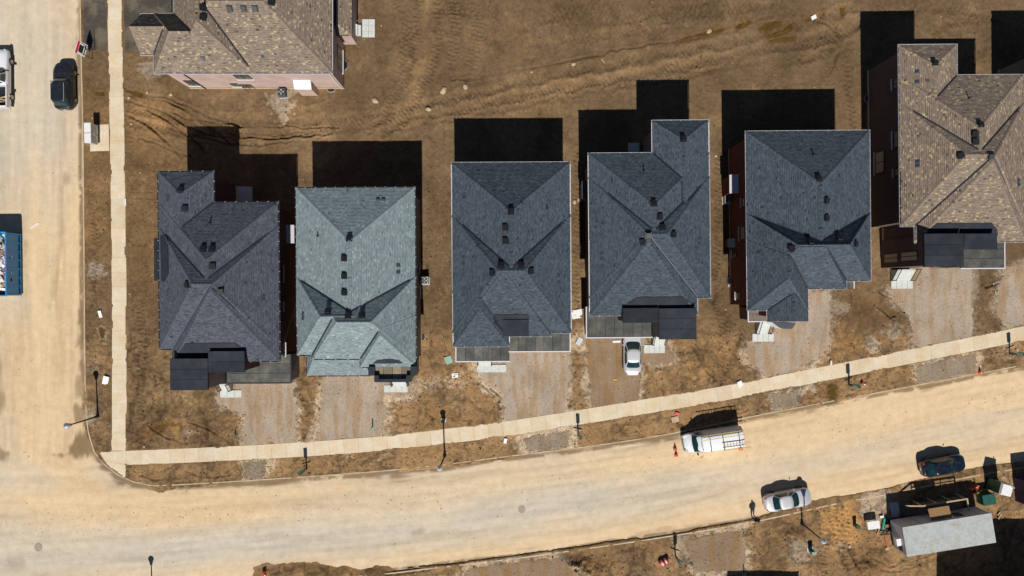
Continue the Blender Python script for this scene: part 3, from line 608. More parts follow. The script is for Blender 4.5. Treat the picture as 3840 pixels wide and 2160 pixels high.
while x < 4200:
    x2 = x+54.4*math.cos(math.atan(0.04+0.16*smooth(600, 2600, np.array(x)).item()))
    sk = 3.5+5*smooth(600, 2600, np.array(x)).item()      # joints stay square to the walk
    f0, f1 = sk, sk
    c = [(x+f0, lerp_line(WALK_S_S, x+f0, 0)), (x2+f1, lerp_line(WALK_S_S, x2+f1, 0)), (x2, lerp_line(WALK_S_N, x2, 0)), (x, lerp_line(WALK_S_N, x, 0))]
    if x == 473.0: c[0] = (473, 1744)
    slab_mesh(c).build('slab', M['walk'], sw2); x = x2

# ---------------------------------------------------------------- driveways
def gravel_mat(name, c1, c2, dust, amt, st_s=(1.1, 0.2, 1)):
    m, nt, b = new_mat(name); n0 = noise(nt, 0.35, 4.0, 0.6); n2 = noise(nt, 4.0, 4.0, 0.6); n3 = noise(nt, 26.0, 3.0, 0.8); n4 = noise(nt, 70.0, 2.0)
    mp = nt.nodes.new("ShaderNodeMapping"); g = nt.nodes.new("ShaderNodeTexCoord"); nt.links.new(g.outputs["Object"], mp.inputs[0]); mp.inputs["Scale"].default_value = st_s
    st = noise(nt, 1.0, 4.0, 0.6, mp.outputs[0])
    k = ramp(nt, n3, [(0.3, c1), (0.7, c2)]); k = mix(nt, ramp(nt, st, [(0.46, 0.0), (0.6, amt)]), k, dust)
    k = mix(nt, 1.0, k, ramp(nt, n0, [(0.3, (0.82, 0.81, 0.8)), (0.7, (1.12, 1.12, 1.12))]), 'MULTIPLY')
    k = mix(nt, 1.0, k, ramp(nt, n2, [(0.3, (0.9, 0.9, 0.9)), (0.7, (1.1, 1.1, 1.1))]), 'MULTIPLY')
    k = mix(nt, 1.0, k, ramp(nt, n4, [(0.3, (0.82, 0.82, 0.82)), (0.7, (1.18, 1.18, 1.18))]), 'MULTIPLY')
    nt.links.new(k, b.inputs["Base Color"]); b.inputs["Roughness"].default_value = 0.95; b.inputs["Specular IOR Level"].default_value = 0.2
    bump(nt, b, n3, 0.8, 0.03); return m
M['gravel'] = gravel_mat('gravel', (0.25, 0.197, 0.147), (0.52, 0.432, 0.347), (0.33, 0.218, 0.122), 0.8)
M['gravel_brown'] = gravel_mat('trodden_gravel', (0.20, 0.135, 0.085), (0.34, 0.25, 0.175), (0.26, 0.16, 0.075), 0.9)
M['gravel_dark'] = gravel_mat('dark_gravel', (0.19, 0.15, 0.105), (0.38, 0.305, 0.23), (0.24, 0.165, 0.095), 0.7)
M['asphalt'] = gravel_mat('young_asphalt', (0.05, 0.045, 0.038), (0.09, 0.08, 0.066), (0.22, 0.175, 0.12), 0.5, (0.5, 0.45, 1))
def patch(name, poly, mat, amp=0.7):
    xs_ = [p[0] for p in poly]; ys_ = [p[1] for p in poly]
    c0, c1 = np.searchsorted(gx, ((min(xs_)-60-1920)*S, (max(xs_)+60-1920)*S)); r0, r1 = np.searchsorted(gy, (-(max(ys_)+60-1080)*S, -(min(ys_)-60-1080)*S))
    if c1-c0 < 3 or r1-r0 < 3: return None
    sl = (slice(r0, r1), slice(c0, c1)); d = sdf_poly(PX[sl], PY[sl], poly)*S+(n_hi[sl]*0.9+n_mid[sl]*0.3+n_vh[sl]*0.5)*amp
    z = 0.02+n_mid[sl]*0.03+n_vh[sl]*0.012-0.12*smooth(0.15, -0.25, d)
    keep = (d > -0.3) & (d_walk[sl] < 0.05) & (d_road[sl] < -0.12)
    ZG[sl] = np.where(d > 0.15, np.minimum(ZG[sl], z-0.05), ZG[sl])
    o = grid_mesh(name, gx[c0:c1], gy[r0:r1], z, keep, None, mat); return tag(o, kind='structure')
for k_, poly in DRIVES.items():
    patch('driveway', poly, M['gravel_brown'] if k_ == 'fourth' else (M['gravel_brown'] if k_.startswith('south') else M['gravel_dark'] if k_.startswith('boul') else M['gravel']))
for k_, poly in ASPHALT.items(): patch('driveway', poly, M['asphalt'], 0.3)
# settle the ground sheet under the pads
co = np.zeros(len(ground.data.vertices)*3, np.float32); ground.data.vertices.foreach_get("co", co); co[2::3] = ZG.reshape(-1); ground.data.vertices.foreach_set("co", co); ground.data.update()
# ---------------------------------------------------------------- puddles
def puddle_mat():
    m, nt, b = new_mat('muddy_water'); n = noise(nt, 1.4, 4.0)
    nt.links.new(ramp(nt, n, [(0.3, (0.060, 0.036, 0.008)), (0.7, (0.125, 0.08, 0.018))]), b.inputs["Base Color"]); b.inputs["Roughness"].default_value = 0.12
    return m
M['puddle'] = puddle_mat()
for poly, lab in PUDDLES:
    pts = spline(poly+[poly[0]], 9.0)[:-1]; mb = MB(); c = np.mean(np.array(poly), 0); z0 = ground_z(*c)+0.045; rnd = random.Random(int(c[0]))
    vs = [P(px+rnd.uniform(-2.5, 2.5), py+rnd.uniform(-2, 2)) for px, py in pts]; n_ = len(vs)
    mb.poly([Vector((v.x, v.y, 0)) for v in vs]); mb.mesh([Vector((v.x, v.y, 0)) for v in vs]+[Vector((v.x, v.y, -0.1)) for v in vs], [(i, i+n_, (i+1) % n_+n_, (i+1) % n_) for i in range(n_)])
    o = mb.build('puddle', M['puddle']); o.location.z = z0; tag(o, label=lab, cat='puddle', kind='structure')
# ---------------------------------------------------------------- houses
ZE = 6.4; OVER = 0.40; TAN_S = 0.0
def clip_half(poly, a, b, c):
    """keep a*x+b*y+c <= 0"""
    out = []; n = len(poly)
    for i in range(n):
        p, q = poly[i], poly[(i+1) % n]; fp = a*p[0]+b*p[1]+c; fq = a*q[0]+b*q[1]+c
        if fp <= 0: out.append(p)
        if (fp < 0 < fq) or (fq < 0 < fp): t = fp/(fp-fq); out.append((p[0]+t*(q[0]-p[0]), p[1]+t*(q[1]-p[1])))
    return out
class Hip:
    """eaves rectangle and ridge, given on the survey plan; sides listed in gable have no slope"""
    def __init__(s, x0, x1, yn, ys, rx0, ry0, rx1, ry1, zr, gable='', ze=ZE, lift=0.0):
        s.x0, s.x1, s.yn, s.ys = X(x0, ze), X(x1, ze), Y(yn, ze), Y(ys, ze); s.ze = ze+lift; rise = zr-ze; s.zr = zr+lift; s.gable = gable
        a0, a1, b0, b1 = X(rx0, zr), X(rx1, zr), Y(ry0, zr), Y(ry1, zr); s.r = (a0, b0, a1, b1); s.pl = []
        if 'W' not in gable: k = rise/(a0-s.x0); s.pl.append(('W', k, 0.0, s.ze-k*s.x0))
        if 'E' not in gable: k = rise/(s.x1-a1); s.pl.append(('E', -k, 0.0, s.ze+k*s.x1))
        if 'N' not in gable: k = rise/(s.yn-b0); s.pl.append(('N', 0.0, -k, s.ze+k*s.yn))
        if 'S' not in gable: k = rise/(b1-s.ys); s.pl.append(('S', 0.0, k, s.ze-k*s.ys))
        rect = [(s.x0, s.ys), (s.x1, s.ys), (s.x1, s.yn), (s.x0, s.yn)]; s.faces = []
        for i, (nm, a, b, c) in enumerate(s.pl):
            poly = rect
            for j, (_, a2, b2, c2) in enumerate(s.pl):
                if i != j and poly: poly = clip_half(poly, a-a2, b-b2, c-c2)
            if len(poly) >= 3: s.faces.append((nm, (a, b, c), poly))
    def h(s, x, y):
        if not (s.x0-1e-6 <= x <= s.x1+1e-6 and s.ys-1e-6 <= y <= s.yn+1e-6): return -99.0
        return min(a*x+b*y+c for _, a, b, c in s.pl)
class Roof:
    def __init__(s, hips): s.hips = hips
    def h(s, x, y): return max(q.h(x, y) for q in s.hips)
    def at(s, px, py):
        z = 7.5
        for _ in range(12):
            p = P(px, py, z); hz = s.h(p.x, p.y)
            if hz < 0: break
            z = 0.5*z+0.5*hz
        p = P(px, py, z); p.z = z; return p
    def normal(s, x, y):
        e = 0.05; z = s.h(x, y); dx = (s.h(x+e, y)-s.h(x-e, y))/(2*e); dy = (s.h(x, y+e)-s.h(x, y-e))/(2*e)
        n = Vector((-dx, -dy, 1)) if abs(dx) < 3 and abs(dy) < 3 else Vector((0, 0, 1)); return n.normalized()
    def build(s, parent, mat, rnd, name='roof'):
        deck = MB()
        for q in s.hips:
            for nm, (a, b, c), poly in q.faces: deck.poly([(x, y, a*x+b*y+c-0.012) for x, y in poly])
            for nm, g in (('W', ((q.x0, q.ys), (q.x0, q.yn))), ('E', ((q.x1, q.ys), (q.x1, q.yn))), ('N', ((q.x0, q.yn), (q.x1, q.yn))), ('S', ((q.x0, q.ys), (q.x1, q.ys)))):
                (xa, ya), (xb, yb) = g; pts = [(xa, ya, q.ze-0.2), (xb, yb, q.ze-0.2)]
                if nm in q.gable:
                    m = (q.r[0], ya) if nm in 'NS' else (xa, q.r[1]); pts += [(xb, yb, q.h(xb, yb)-0.014), (m[0], m[1], q.h(*m)-0.014), (xa, ya, q.h(xa, ya)-0.014)]
                else: pts += [(xb, yb, q.ze-0.012), (xa, ya, q.ze-0.012)]
                deck.poly(pts)
            deck.poly([(q.x0, q.ys, q.ze-0.2), (q.x0, q.yn, q.ze-0.2), (q.x1, q.yn, q.ze-0.2), (q.x1, q.ys, q.ze-0.2)])
        root = deck.build(name, M['deck'], parent)
        sh = MB()
        for q in s.hips:
            for nm, (a, b, c), poly in q.faces:
                others = [o for o in s.hips if o is not q]
                L = math.hypot(a, b); g = np.array([a, b])/L; u = np.array([-g[1], g[0]]); cs = 1/math.sqrt(1+L*L); ex = 0.15*cs
                pu = np.array(poly) @ u; pv = np.array(poly) @ g; P2 = np.stack([pu, pv], 1)
                ar = 0.5*np.sum(pu*np.roll(pv, -1)-pv*np.roll(pu, -1))
                if ar < 0: P2 = P2[::-1]
                edges = []
                for i in range(len(P2)):
                    p, r_ = P2[i], P2[(i+1) % len(P2)]; e = r_-p; l = math.hypot(*e)
                    if l > 1e-4: edges.append((e[1]/l, -e[0]/l, -(e[1]*p[0]-e[0]*p[1])/l))   # inside: <= 0
                v = pv.min(); k = 0
                prev = 0
                while v < pv.max():
                    x = pu.min()-rnd.uniform(0, 0.3)
                    while x < pu.max():
                        w = rnd.choice((0.17, 0.22, 0.26, 0.31)); rect = [(x, v), (x+w, v), (x+w, v+ex), (x, v+ex)]; x += w
                        out = False; cut = False
                        for ea, eb, ec in edges:
                            dd = [ea*p[0]+eb*p[1]+ec for p in rect]
                            if min(dd) >= 0: out = True; break
                            if max(dd) > 0: cut = True
                        if out: continue
                        if cut:
                            for ea, eb, ec in edges:
                                rect = clip_half(rect, ea, eb, ec)
                                if len(rect) < 3: break
                            if len(rect) < 3: continue
                        xy = [(p[0]*u[0]+p[1]*g[0], p[0]*u[1]+p[1]*g[1]) for p in rect]
                        mx = sum(p[0] for p in xy)/len(xy); my = sum(p[1] for p in xy)/len(xy); mz = a*mx+b*my+c
                        if any(o.h(mx, my) > mz+0.05 for o in others): continue
                        t = rnd.random(); t = t*.8 if (prev > .85 and t > .85) else t; prev = t; pts = []
                        for (uu, vv), (xx, yy) in zip(rect, xy): pts.append((xx, yy, a*xx+b*yy+c+0.014*(1-(vv-v)/ex)))
                        sh.poly(pts, 0, t)
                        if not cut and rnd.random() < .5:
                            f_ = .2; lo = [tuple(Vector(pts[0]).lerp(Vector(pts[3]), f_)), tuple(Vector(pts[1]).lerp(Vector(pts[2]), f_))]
                            sh.poly([(p_[0], p_[1], p_[2]+.003) for p_ in (pts[0], pts[1], lo[1], lo[0])], 0, 0.0)  # dark strip paints the shadow gap below the tab's lower edge
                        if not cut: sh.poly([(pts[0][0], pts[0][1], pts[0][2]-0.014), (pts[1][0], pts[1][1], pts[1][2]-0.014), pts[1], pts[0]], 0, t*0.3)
                    v += ex
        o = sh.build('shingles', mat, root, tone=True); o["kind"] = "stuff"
        # caps over hips and ridges
        cp = MB(); vl = MB(); nv = 0
        for q in s.hips:
            for i in range(len(q.faces)):
                for j in range(i+1, len(q.faces)):
                    f1, f2 = q.faces[i], q.faces[j]; sh_ = [p for p in f1[2] if abs((f2[1][0]-f1[1][0])*p[0]+(f2[1][1]-f1[1][1])*p[1]+f2[1][2]-f1[1][2]) < 1e-5]
                    if len(sh_) < 2: continue
                    A = min(sh_); B = max(sh_); za = q.h(*A); zb = q.h(*B)
                    if za > zb: A, B = B, A; za, zb = zb, za
                    dx, dy = B[0]-A[0], B[1]-A[1]; L = math.hypot(dx, dy)
                    if L < 0.3: continue
                    dx, dy = dx/L, dy/L; nx, ny = -dy, dx; st = 0.19; m = int(L/st)
                    for k in range(m):
                        c0 = (A[0]+dx*k*st, A[1]+dy*k*st); c1 = (A[0]+dx*(k+1)*st, A[1]+dy*(k+1)*st); cm = ((c0[0]+c1[0])/2, (c0[1]+c1[1])/2)
                        if any(o_.h(*cm) > q.h(*cm)+0.02 for o_ in s.hips if o_ is not q): continue
                        t = rnd.random(); t = t*0.5 if k % 2 else 0.35+t*0.6; W = 0.15
                        def pt(cc, o_, lift):
                            xx, yy = cc[0]+nx*o_, cc[1]+ny*o_; h_ = min(a*xx+b*yy+c for _, a, b, c in q.pl); return (xx, yy, h_+lift)
                        for sg in (-1, 1):
                            l0, l1 = pt(c0, sg*W, 0.035), pt(c1, sg*W, 0.024); m0, m1 = pt(c0, 0, 0.045), pt(c1, 0, 0.034)
                            cp.poly([l0, m0, m1, l1] if sg < 0 else [m0, l0, l1, m1], 0, t)
        if cp.f: o = cp.build('ridge_caps', mat, root, tone=True); o["kind"] = "stuff"
        # valley metal where two hips meet
        for i in range(len(s.hips)):
            for j in range(i+1, len(s.hips)):
                for n1, (a1, b1, c1), p1 in s.hips[i].faces:
                    for n2, (a2, b2, c2), p2 in s.hips[j].faces:
                        A_, B_, C_ = a1-a2, b1-b2, c1-c2; l = math.hypot(A_, B_)
                        if l < 0.25: continue
                        d = np.array([-B_, A_])/l; o0 = -C_*np.array([A_, B_])/(l*l); t0, t1 = -1e3, 1e3; ok = True
                        for poly in (p1, p2):
                            n = len(poly); ar = sum(poly[k][0]*poly[(k+1) % n][1]-poly[k][1]*poly[(k+1) % n][0] for k in range(n)); sg = 1 if ar > 0 else -1
                            for k in range(n):
                                p, r_ = poly[k], poly[(k+1) % n]; ex_, ey_ = r_[0]-p[0], r_[1]-p[1]
                                fa, fb = sg*ey_, -sg*ex_; f0 = fa*(o0[0]-p[0])+fb*(o0[1]-p[1]); fd = fa*d[0]+fb*d[1]
                                if abs(fd) < 1e-9:
                                    if f0 > 1e-6: ok = False
                                elif fd > 0: t1 = min(t1, -f0/fd)
                                else: t0 = max(t0, -f0/fd)
                        if not ok or t1-t0 < 0.4: continue
                        m = max(2, int((t1-t0)/0.25)); run = []; mbv = MB()
                        for k in range(m+1):
                            t = t0+(t1-t0)*k/m; q = o0+d*t; z = a1*q[0]+b1*q[1]+c1
                            e_ = 0.3; hp = (s.h(q[0]-d[1]*e_, q[1]+d[0]*e_)+s.h(q[0]+d[1]*e_, q[1]-d[0]*e_))/2-z
                            if s.h(q[0], q[1]) <= z+0.03 and hp > 0.05: run.append(q)
                            else: run.append(None)
                        nx, ny = -d[1]*0.075, d[0]*0.075
                        for qa, qb in zip(run[:-1], run[1:]):
                            if qa is None or qb is None: continue
                            pts = []
                            for q, sg in ((qa, -1), (qa, 1), (qb, 1), (qb, -1)): xx, yy = q[0]+nx*sg, q[1]+ny*sg; pts.append((xx, yy, s.h(xx, yy)+0.03))
                            if min(p[2] for p in pts) < 0: continue
                            mids = [(*q, s.h(*q)+0.016) for q in (qa, qb)]
                            mbv.poly([pts[0], mids[0], mids[1], pts[3]]); mbv.poly([mids[0], pts[1], pts[2], mids[1]])
                        if len(mbv.f) > 2: mbv.build('valley_flashing', M['valley'], root)
        return root
# shared little roof fittings ------------------------------------------------
def mesh_only(mb, name, mats):
    o = mb.build(name, mats); me = o.data; bpy.data.objects.remove(o); return me
vb = MB(); vb.box(-.2, .2, -.2, .2, -.05, .16); vb.box(-.23, .23, -.23, .23, .16, .2); vb.box(-.3, .3, -.3, .3, -.02, .012)
VENT = mesh_only(vb, 'roof_vent', M['black'])
vf = MB(); vf.mesh([(-.15, -.13, 0), (.15, -.13, 0), (.15, .15, 0), (-.15, .15, 0), (-.13, -.11, .12), (.13, -.11, .12), (.13, .1, .05), (-.13, .1, .05)], [(4, 5, 6, 7), (0, 1, 5, 4), (1, 2, 6, 5), (2, 3, 7, 6), (3, 0, 4, 7)]); vf.box(-.19, .19, -.17, .2, -.02, .01)
FLAP = mesh_only(vf, 'exhaust_vent', M['ventgrey'])
vs_ = MB(); vs_.tube([(0, 0, -.1), (0, 0, .42)], .055, 8); vs_.tube([(0, 0, -.02), (0, 0, .05)], [.13, .09], 8)
STACK = mesh_only(vs_, 'plumbing_stack', M['black'])
def fit(me, name, roof, px, py, parent, yaw=0.0):
    p = roof.at(px, py); n = roof.normal(p.x, p.y) if name != 'plumbing_stack' else Vector((0, 0, 1))
    o = bpy.data.objects.new(name, me); link(o, parent); t = Vector((math.cos(yaw), math.sin(yaw), 0)); t = (t-n*t.dot(n)).normalized(); b = n.cross(t)
    mt = Matrix((t, b, n)).transposed().to_4x4(); mt.translation = p+n*0.02; o.matrix_local = mt; return o
def inset(poly, d):
    """poly counter-clockwise in metres, rectilinear-ish; move edges inwards"""
    n = len(poly); out = []
    for i in range(n):
        a, b, c = poly[i-1], poly[i], poly[(i+1) % n]; e1 = (Vector(b)-Vector(a)).normalized(); e2 = (Vector(c)-Vector(b)).normalized()
        n1 = Vector((-e1.y, e1.x)); n2 = Vector((-e2.y, e2.x)); k = 1+n1.dot(n2)
        out.append(Vector(b)+(n1+n2)*(d/k) if k > 0.05 else Vector(b)+n1*d)
    return out
def ccw(pts):
    ar = sum(pts[i][0]*pts[(i+1) % len(pts)][1]-pts[i][1]*pts[(i+1) % len(pts)][0] for i in range(len(pts))); return pts if ar > 0 else pts[::-1]
def shell(poly, z0, z1, mb, mat=0):
    n = len(poly)
    for i in range(n):
        a, b = poly[i], poly[(i+1) % n]; mb.poly([(a[0], a[1], z0), (b[0], b[1], z0), (b[0], b[1], z1), (a[0], a[1], z1)], mat)
def gutters(outline, z, parent, dark):
    """open trough round the eaves with white hanger straps"""
    pts = ccw([(X(a, z), Y(b, z)) for a, b in outline]); out = inset(pts, -0.085); ins = inset(pts, 0.0); n = len(pts); g = MB(); st = MB()
    for i in range(n):
        j = (i+1) % n; o0, o1, i0, i1 = out[i], out[j], ins[i], ins[j]; zt, zb = z+0.0, z-0.12
        g.poly([(o0.x, o0.y, zb), (o1.x, o1.y, zb), (o1.x, o1.y, zt), (o0.x, o0.y, zt)]); g.poly([(i0.x, i0.y, zb+.01), (i1.x, i1.y, zb+.01), (o1.x, o1.y, zb+.01), (o0.x, o0.y, zb+.01)])
        m0 = o0+(i0-o0)*0.22; m1 = o1+(i1-o1)*0.22
        g.poly([(o0.x, o0.y, zt), (o1.x, o1.y, zt), (m1.x, m1.y, zt), (m0.x, m0.y, zt)]); g.poly([(m0.x, m0.y, zt), (m1.x, m1.y, zt), (m1.x, m1.y, zb+.012), (m0.x, m0.y, zb+.012)])
        L = (o1-o0).length; k = max(1, int(L/0.9))
        for q in range(k+1):
            t = q/k; a = o0.lerp(o1, t); b = i0.lerp(i1, t); st.bar((a.x, a.y, zt+.006), (b.x, b.y, zt+.012), .035, .008)
    go = g.build('gutter', M['gutter_dark'] if dark else M['white'], parent); so = st.build('gutter_straps', M['white'], parent); so['kind'] = 'stuff'; return go
def window(parent, side, wx, rect, mat_g=None, sill=True, deep=0.06):
    """rect: plan pixels seen on the wall plane; wx: wall coordinate in metres"""
    x0, x1, y0, y1 = rect; mat_g = mat_g or M['glass']
    if side in 'EW':
        za = CAMH*(1-wx/((x0-1920)*S)); zb = CAMH*(1-wx/((x1-1920)*S)); z0, z1 = min(za, zb), max(za, zb); t = 1-(z0+z1)/2/CAMH
        a0, a1 = sorted((-(y0-1080)*S*t, -(y1-1080)*S*t)); sg = 1 if side == 'E' else -1
        T = Matrix(((0, sg, 0, wx), (1, 0, 0, (a0+a1)/2), (0, 0, 1, (z0+z1)/2), (0, 0, 0, 1)))
    else:
        za = CAMH*(1-wx/(-(y0-1080)*S)); zb = CAMH*(1-wx/(-(y1-1080)*S)); z0, z1 = min(za, zb), max(za, zb); t = 1-(z0+z1)/2/CAMH
        a0, a1 = sorted(((x0-1920)*S*t, (x1-1920)*S*t)); sg = -1 if side == 'S' else 1
        T = Matrix(((1, 0, 0, (a0+a1)/2), (0, sg, 0, wx), (0, 0, 1, (z0+z1)/2), (0, 0, 0, 1)))
    w, h = (a1-a0)/2, (z1-z0)/2
    f = MB()
    for bx in ((-w, w, 0.005, 0.05, -h, -h+.06), (-w, w, .005, .05, h-.06, h), (-w, -w+.06, .005, .05, -h+.06, h-.06), (w-.06, w, .005, .05, -h+.06, h-.06), (-.03, .03, .006, .048, -h+.06, h-.06)): f.box(*bx, M=T)
    fo = f.build('window', M['frame_dark'], parent)
    g = MB(); g.box(-w+.05, w-.05, .002, .02, -h+.05, h-.05, M=T); g.build('pane', mat_g, fo)
    if sill: s_ = MB(); s_.box(-w-.1, w+.1, .002, .13, -h-.14, -h-.002, M=T); s_.build('sill', M['white'], fo)
    return fo
def flat_roof(parent, rect, z, mat, rnd, edges='', sheets='x', pitch=0.95, wall=None, gut=False, base=-0.1, name='flat_roof', parapet=0.0, trim='white'):
    """flat deck with one membrane sheet beside the other; wall: brick below"""
    x0, x1, yn, ys = X(rect[0], z), X(rect[1], z), Y(rect[2], z), Y(rect[3], z)
    d = MB(); d.box(x0, x1, ys, yn, z-0.22, z-0.03); root = d.build(name, M['white'] if gut else M['mem_black'], parent)
    n = max(1, round(((x1-x0) if sheets == 'x' else (yn-ys))/pitch))
    for i in range(n):
        s_ = MB(); g = 0.02; t = rnd.random()
        if sheets == 'x': a, b = x0+(x1-x0)*i/n, x0+(x1-x0)*(i+1)/n; s_.box(a+g, b-g if i < n-1 else b-.03, ys+.03, yn-.01, z-.028, z-.01+.006*(i % 2), tone=t)
        else: a, b = ys+(yn-ys)*i/n, ys+(yn-ys)*(i+1)/n; s_.box(x0+.02, x1-.02, a+g, b-g, z-.028, z-.01+.006*(i % 2), tone=t)
        s_.build('membrane_sheet', mat, root, tone=True)
    if wall:
        w = MB(); shell([(x0+.12, ys+.12), (x1-.12, ys+.12), (x1-.12, yn-.12), (x0+.12, yn-.12)], base, z-0.2, w); w.build('wall', wall, parent)
    if edges:
        tr = MB(); wdt = .1
        for e in edges:
            if e == 'S': tr.box(x0-wdt, x1+wdt, ys-wdt, ys, z-.14, z+.02)
            if e == 'N': tr.box(x0-wdt, x1+wdt, yn, yn+wdt, z-.14, z+.021)
            if e == 'E': tr.box(x1, x1+wdt, ys-.001, yn, z-.141, z+.022)
            if e == 'W': tr.box(x0-wdt, x0, ys-.001, yn, z-.141, z+.022)
        tr.build('edge_gutter', M[trim], root)
    return root
def drape(parent, roof, poly, mat, lift=0.07, name='roof_saddle'):
    """membrane dressed over the shingles behind a parapet"""
    xs = [p[0] for p in poly]; ys = [p[1] for p in poly]; n = 16; mb = MB(); grid = {}
    pa = np.array([[min(xs)+(max(xs)-min(xs))*i/n, min(ys)+(max(ys)-min(ys))*j/n] for j in range(n+1) for i in range(n+1)])
    pts = [roof.at(*p) for p in poly]; c = (sum(p[0] for p in poly)/len(poly), sum(p[1] for p in poly)/len(poly)); ring = []
    m = 6
    for i in range(len(poly)):
        a, b = poly[i], poly[(i+1) % len(poly)]
        for k in range(m): ring.append((a[0]+(b[0]-a[0])*k/m, a[1]+(b[1]-a[1])*k/m))
    lv = [1.0, 0.75, 0.5, 0.25]; vs = []; fs = []; N = len(ring)
    for l in lv:
        for p in ring: q = roof.at(c[0]+(p[0]-c[0])*l, c[1]+(p[1]-c[1])*l); vs.append((q.x, q.y, max(q.z, 6.3)+lift))
    q = roof.at(*c); vs.append((q.x, q.y, q.z+lift))
    for r in range(len(lv)-1):
        for i in range(N): fs.append((r*N+i, r*N+(i+1) % N, (r+1)*N+(i+1) % N, (r+1)*N+i))
    for i in range(N): fs.append(((len(lv)-1)*N+i, (len(lv)-1)*N+(i+1) % N, len(vs)-1))
    mb.mesh(vs, fs, 0, 0.5); return mb.build(name, mat, parent, tone=True)
def steps(parent, stair, pav, npav, n=5, top=1.0, rails='LR'):
    """concrete front steps going south (plan rect) with pavers at the foot"""
    x0, x1 = X(stair[0], top*.5), X(stair[1], top*.5); y0, y1 = Y(stair[2], top), Y(stair[3], 0.1)
    st = empty('front_steps'); st.parent = parent
    for i in range(n):
        z = top*(n-i)/n+0.06; a = y0+(y1-y0)*i/n; b = y0+(y1-y0)*(i+1)/n; s_ = MB(); s_.box(x0, x1, b, a-.004, -.1, z); s_.build('step', M['concrete_new'], st)
    if rails:
        for sd in rails:
            xr = x0-.05 if sd == 'L' else x1+.05; r = MB(); r.bar((xr, y0, top+.95), (xr, y1, 1.0), .05); r.bar((xr, y0, top+.2), (xr, y1, .25), .04); r.bar((xr, y1, 0), (xr, y1, 1.05), .08); r.bar((xr, y0, top*.5), (xr, y0, top+1.0), .08)
            for k in range(1, 9): t = k/9; yy = y0+(y1-y0)*t; r.bar((xr, yy, top*(1-t)+.2), (xr, yy, top+.95-(top-.05)*t), .022)
            r.build('railing', M['black'], st)
    if pav:
        px0, px1, pn, ps = X(pav[0]), X(pav[1]), Y(pav[2]), Y(pav[3])
        for i in range(npav):
            a = px0+(px1-px0)*i/npav; b = px0+(px1-px0)*(i+1)/npav; s_ = MB(); s_.box(a+.01, b-.01, ps, pn-.01, -.05, .09+.004*(i % 2)); s_.build('paver', M['concrete_new'], st)
    return st
def bumpout(parent, side, wx, y0, y1, z0, z1, depth, brick, topmat):
    mb = MB(); sg = {'E': 1, 'W': -1, 'S': -1}[side]
    if side in 'EW':
        a, b = sorted((wx, wx+sg*depth)); mb.box(a, b, y0, y1, z0, z1); o = mb.build('fireplace_box', brick, parent)
        t = MB(); zo, zi = z1+.05, z1+.45; xi, xo = wx+sg*.005, wx+sg*(depth+.08)
        t.mesh([(xi, y0-.06, zi), (xi, y1+.06, zi), (xo, y1+.06, zo), (xo, y0-.06, zo), (xi, y0-.06, zo-.04), (xi, y1+.06, zo-.04), (xo, y1+.06, zo-.04), (xo, y0-.06, zo-.04)], [(0, 1, 2, 3), (3, 2, 6, 7), (0, 3, 7, 4), (1, 5, 6, 2)])
    else:
        mb.box(y0, y1, wx-depth, wx, z0, z1); o = mb.build('fireplace_box', brick, parent); t = MB(); zo, zi = z1+.05, z1+.45
        yi, yo = wx-.005, wx-depth-.08
        t.mesh([(y0-.06, yi, zi), (y1+.06, yi, zi), (y1+.06, yo, zo), (y0-.06, yo, zo), (y0-.06, yi, zo-.04), (y1+.06, yi, zo-.04), (y1+.06, yo, zo-.04), (y0-.06, yo, zo-.04)], [(0, 1, 2, 3), (3, 2, 6, 7), (0, 3, 7, 4), (1, 5, 6, 2)])
    t.build('metal_cap', topmat, o); return o
def house(label, outline, hips, roofmat, brick, vents=(), flaps=(), stacks=(), dark=False, rz=0.5, seed=1, cat='house', lower_brick=None):
    rnd = random.Random(seed); cx = sum(p[0] for p in outline)/len(outline); cy = sum(p[1] for p in outline)/len(outline)
    c = Vector((X(cx, ZE), Y(cy, ZE), 0)); root = empty('house', c, R(rz)); tag(root, label, cat, 'houses under construction')
    piv = bpy.data.objects.new('x', None)   # parts are drawn in site coordinates, then shifted under the root
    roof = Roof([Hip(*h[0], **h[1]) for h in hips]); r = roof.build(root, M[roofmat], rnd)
    for q in vents: fit(VENT, 'roof_vent', roof, *q, r, rnd.uniform(-.04, .04))
    for q in flaps: fit(FLAP, 'exhaust_vent', roof, *q, r)
    for q in stacks: fit(STACK, 'plumbing_stack', roof, *q, r)
    gutters(outline, ZE-0.02, r, dark)
    pts = ccw([(X(a, ZE), Y(b, ZE)) for a, b in outline]); wp = inset(pts, OVER); w = MB(); shell(wp, 0.35, ZE-0.2, w); w.build('wall', M[brick], root)
    f = MB(); shell(inset(pts, OVER-0.03), -0.25, 0.36, f); f.build('footing', M['footing'], root)
    return root, roof, r, rnd
def settle(root):
    """children were drawn in site coordinates: shift them into the root's frame"""
    T = Matrix.Translation(-Vector(root.location))
    for ch in root.children: ch.matrix_local = T @ ch.matrix_local
H = lambda *a, **k: (a, k)

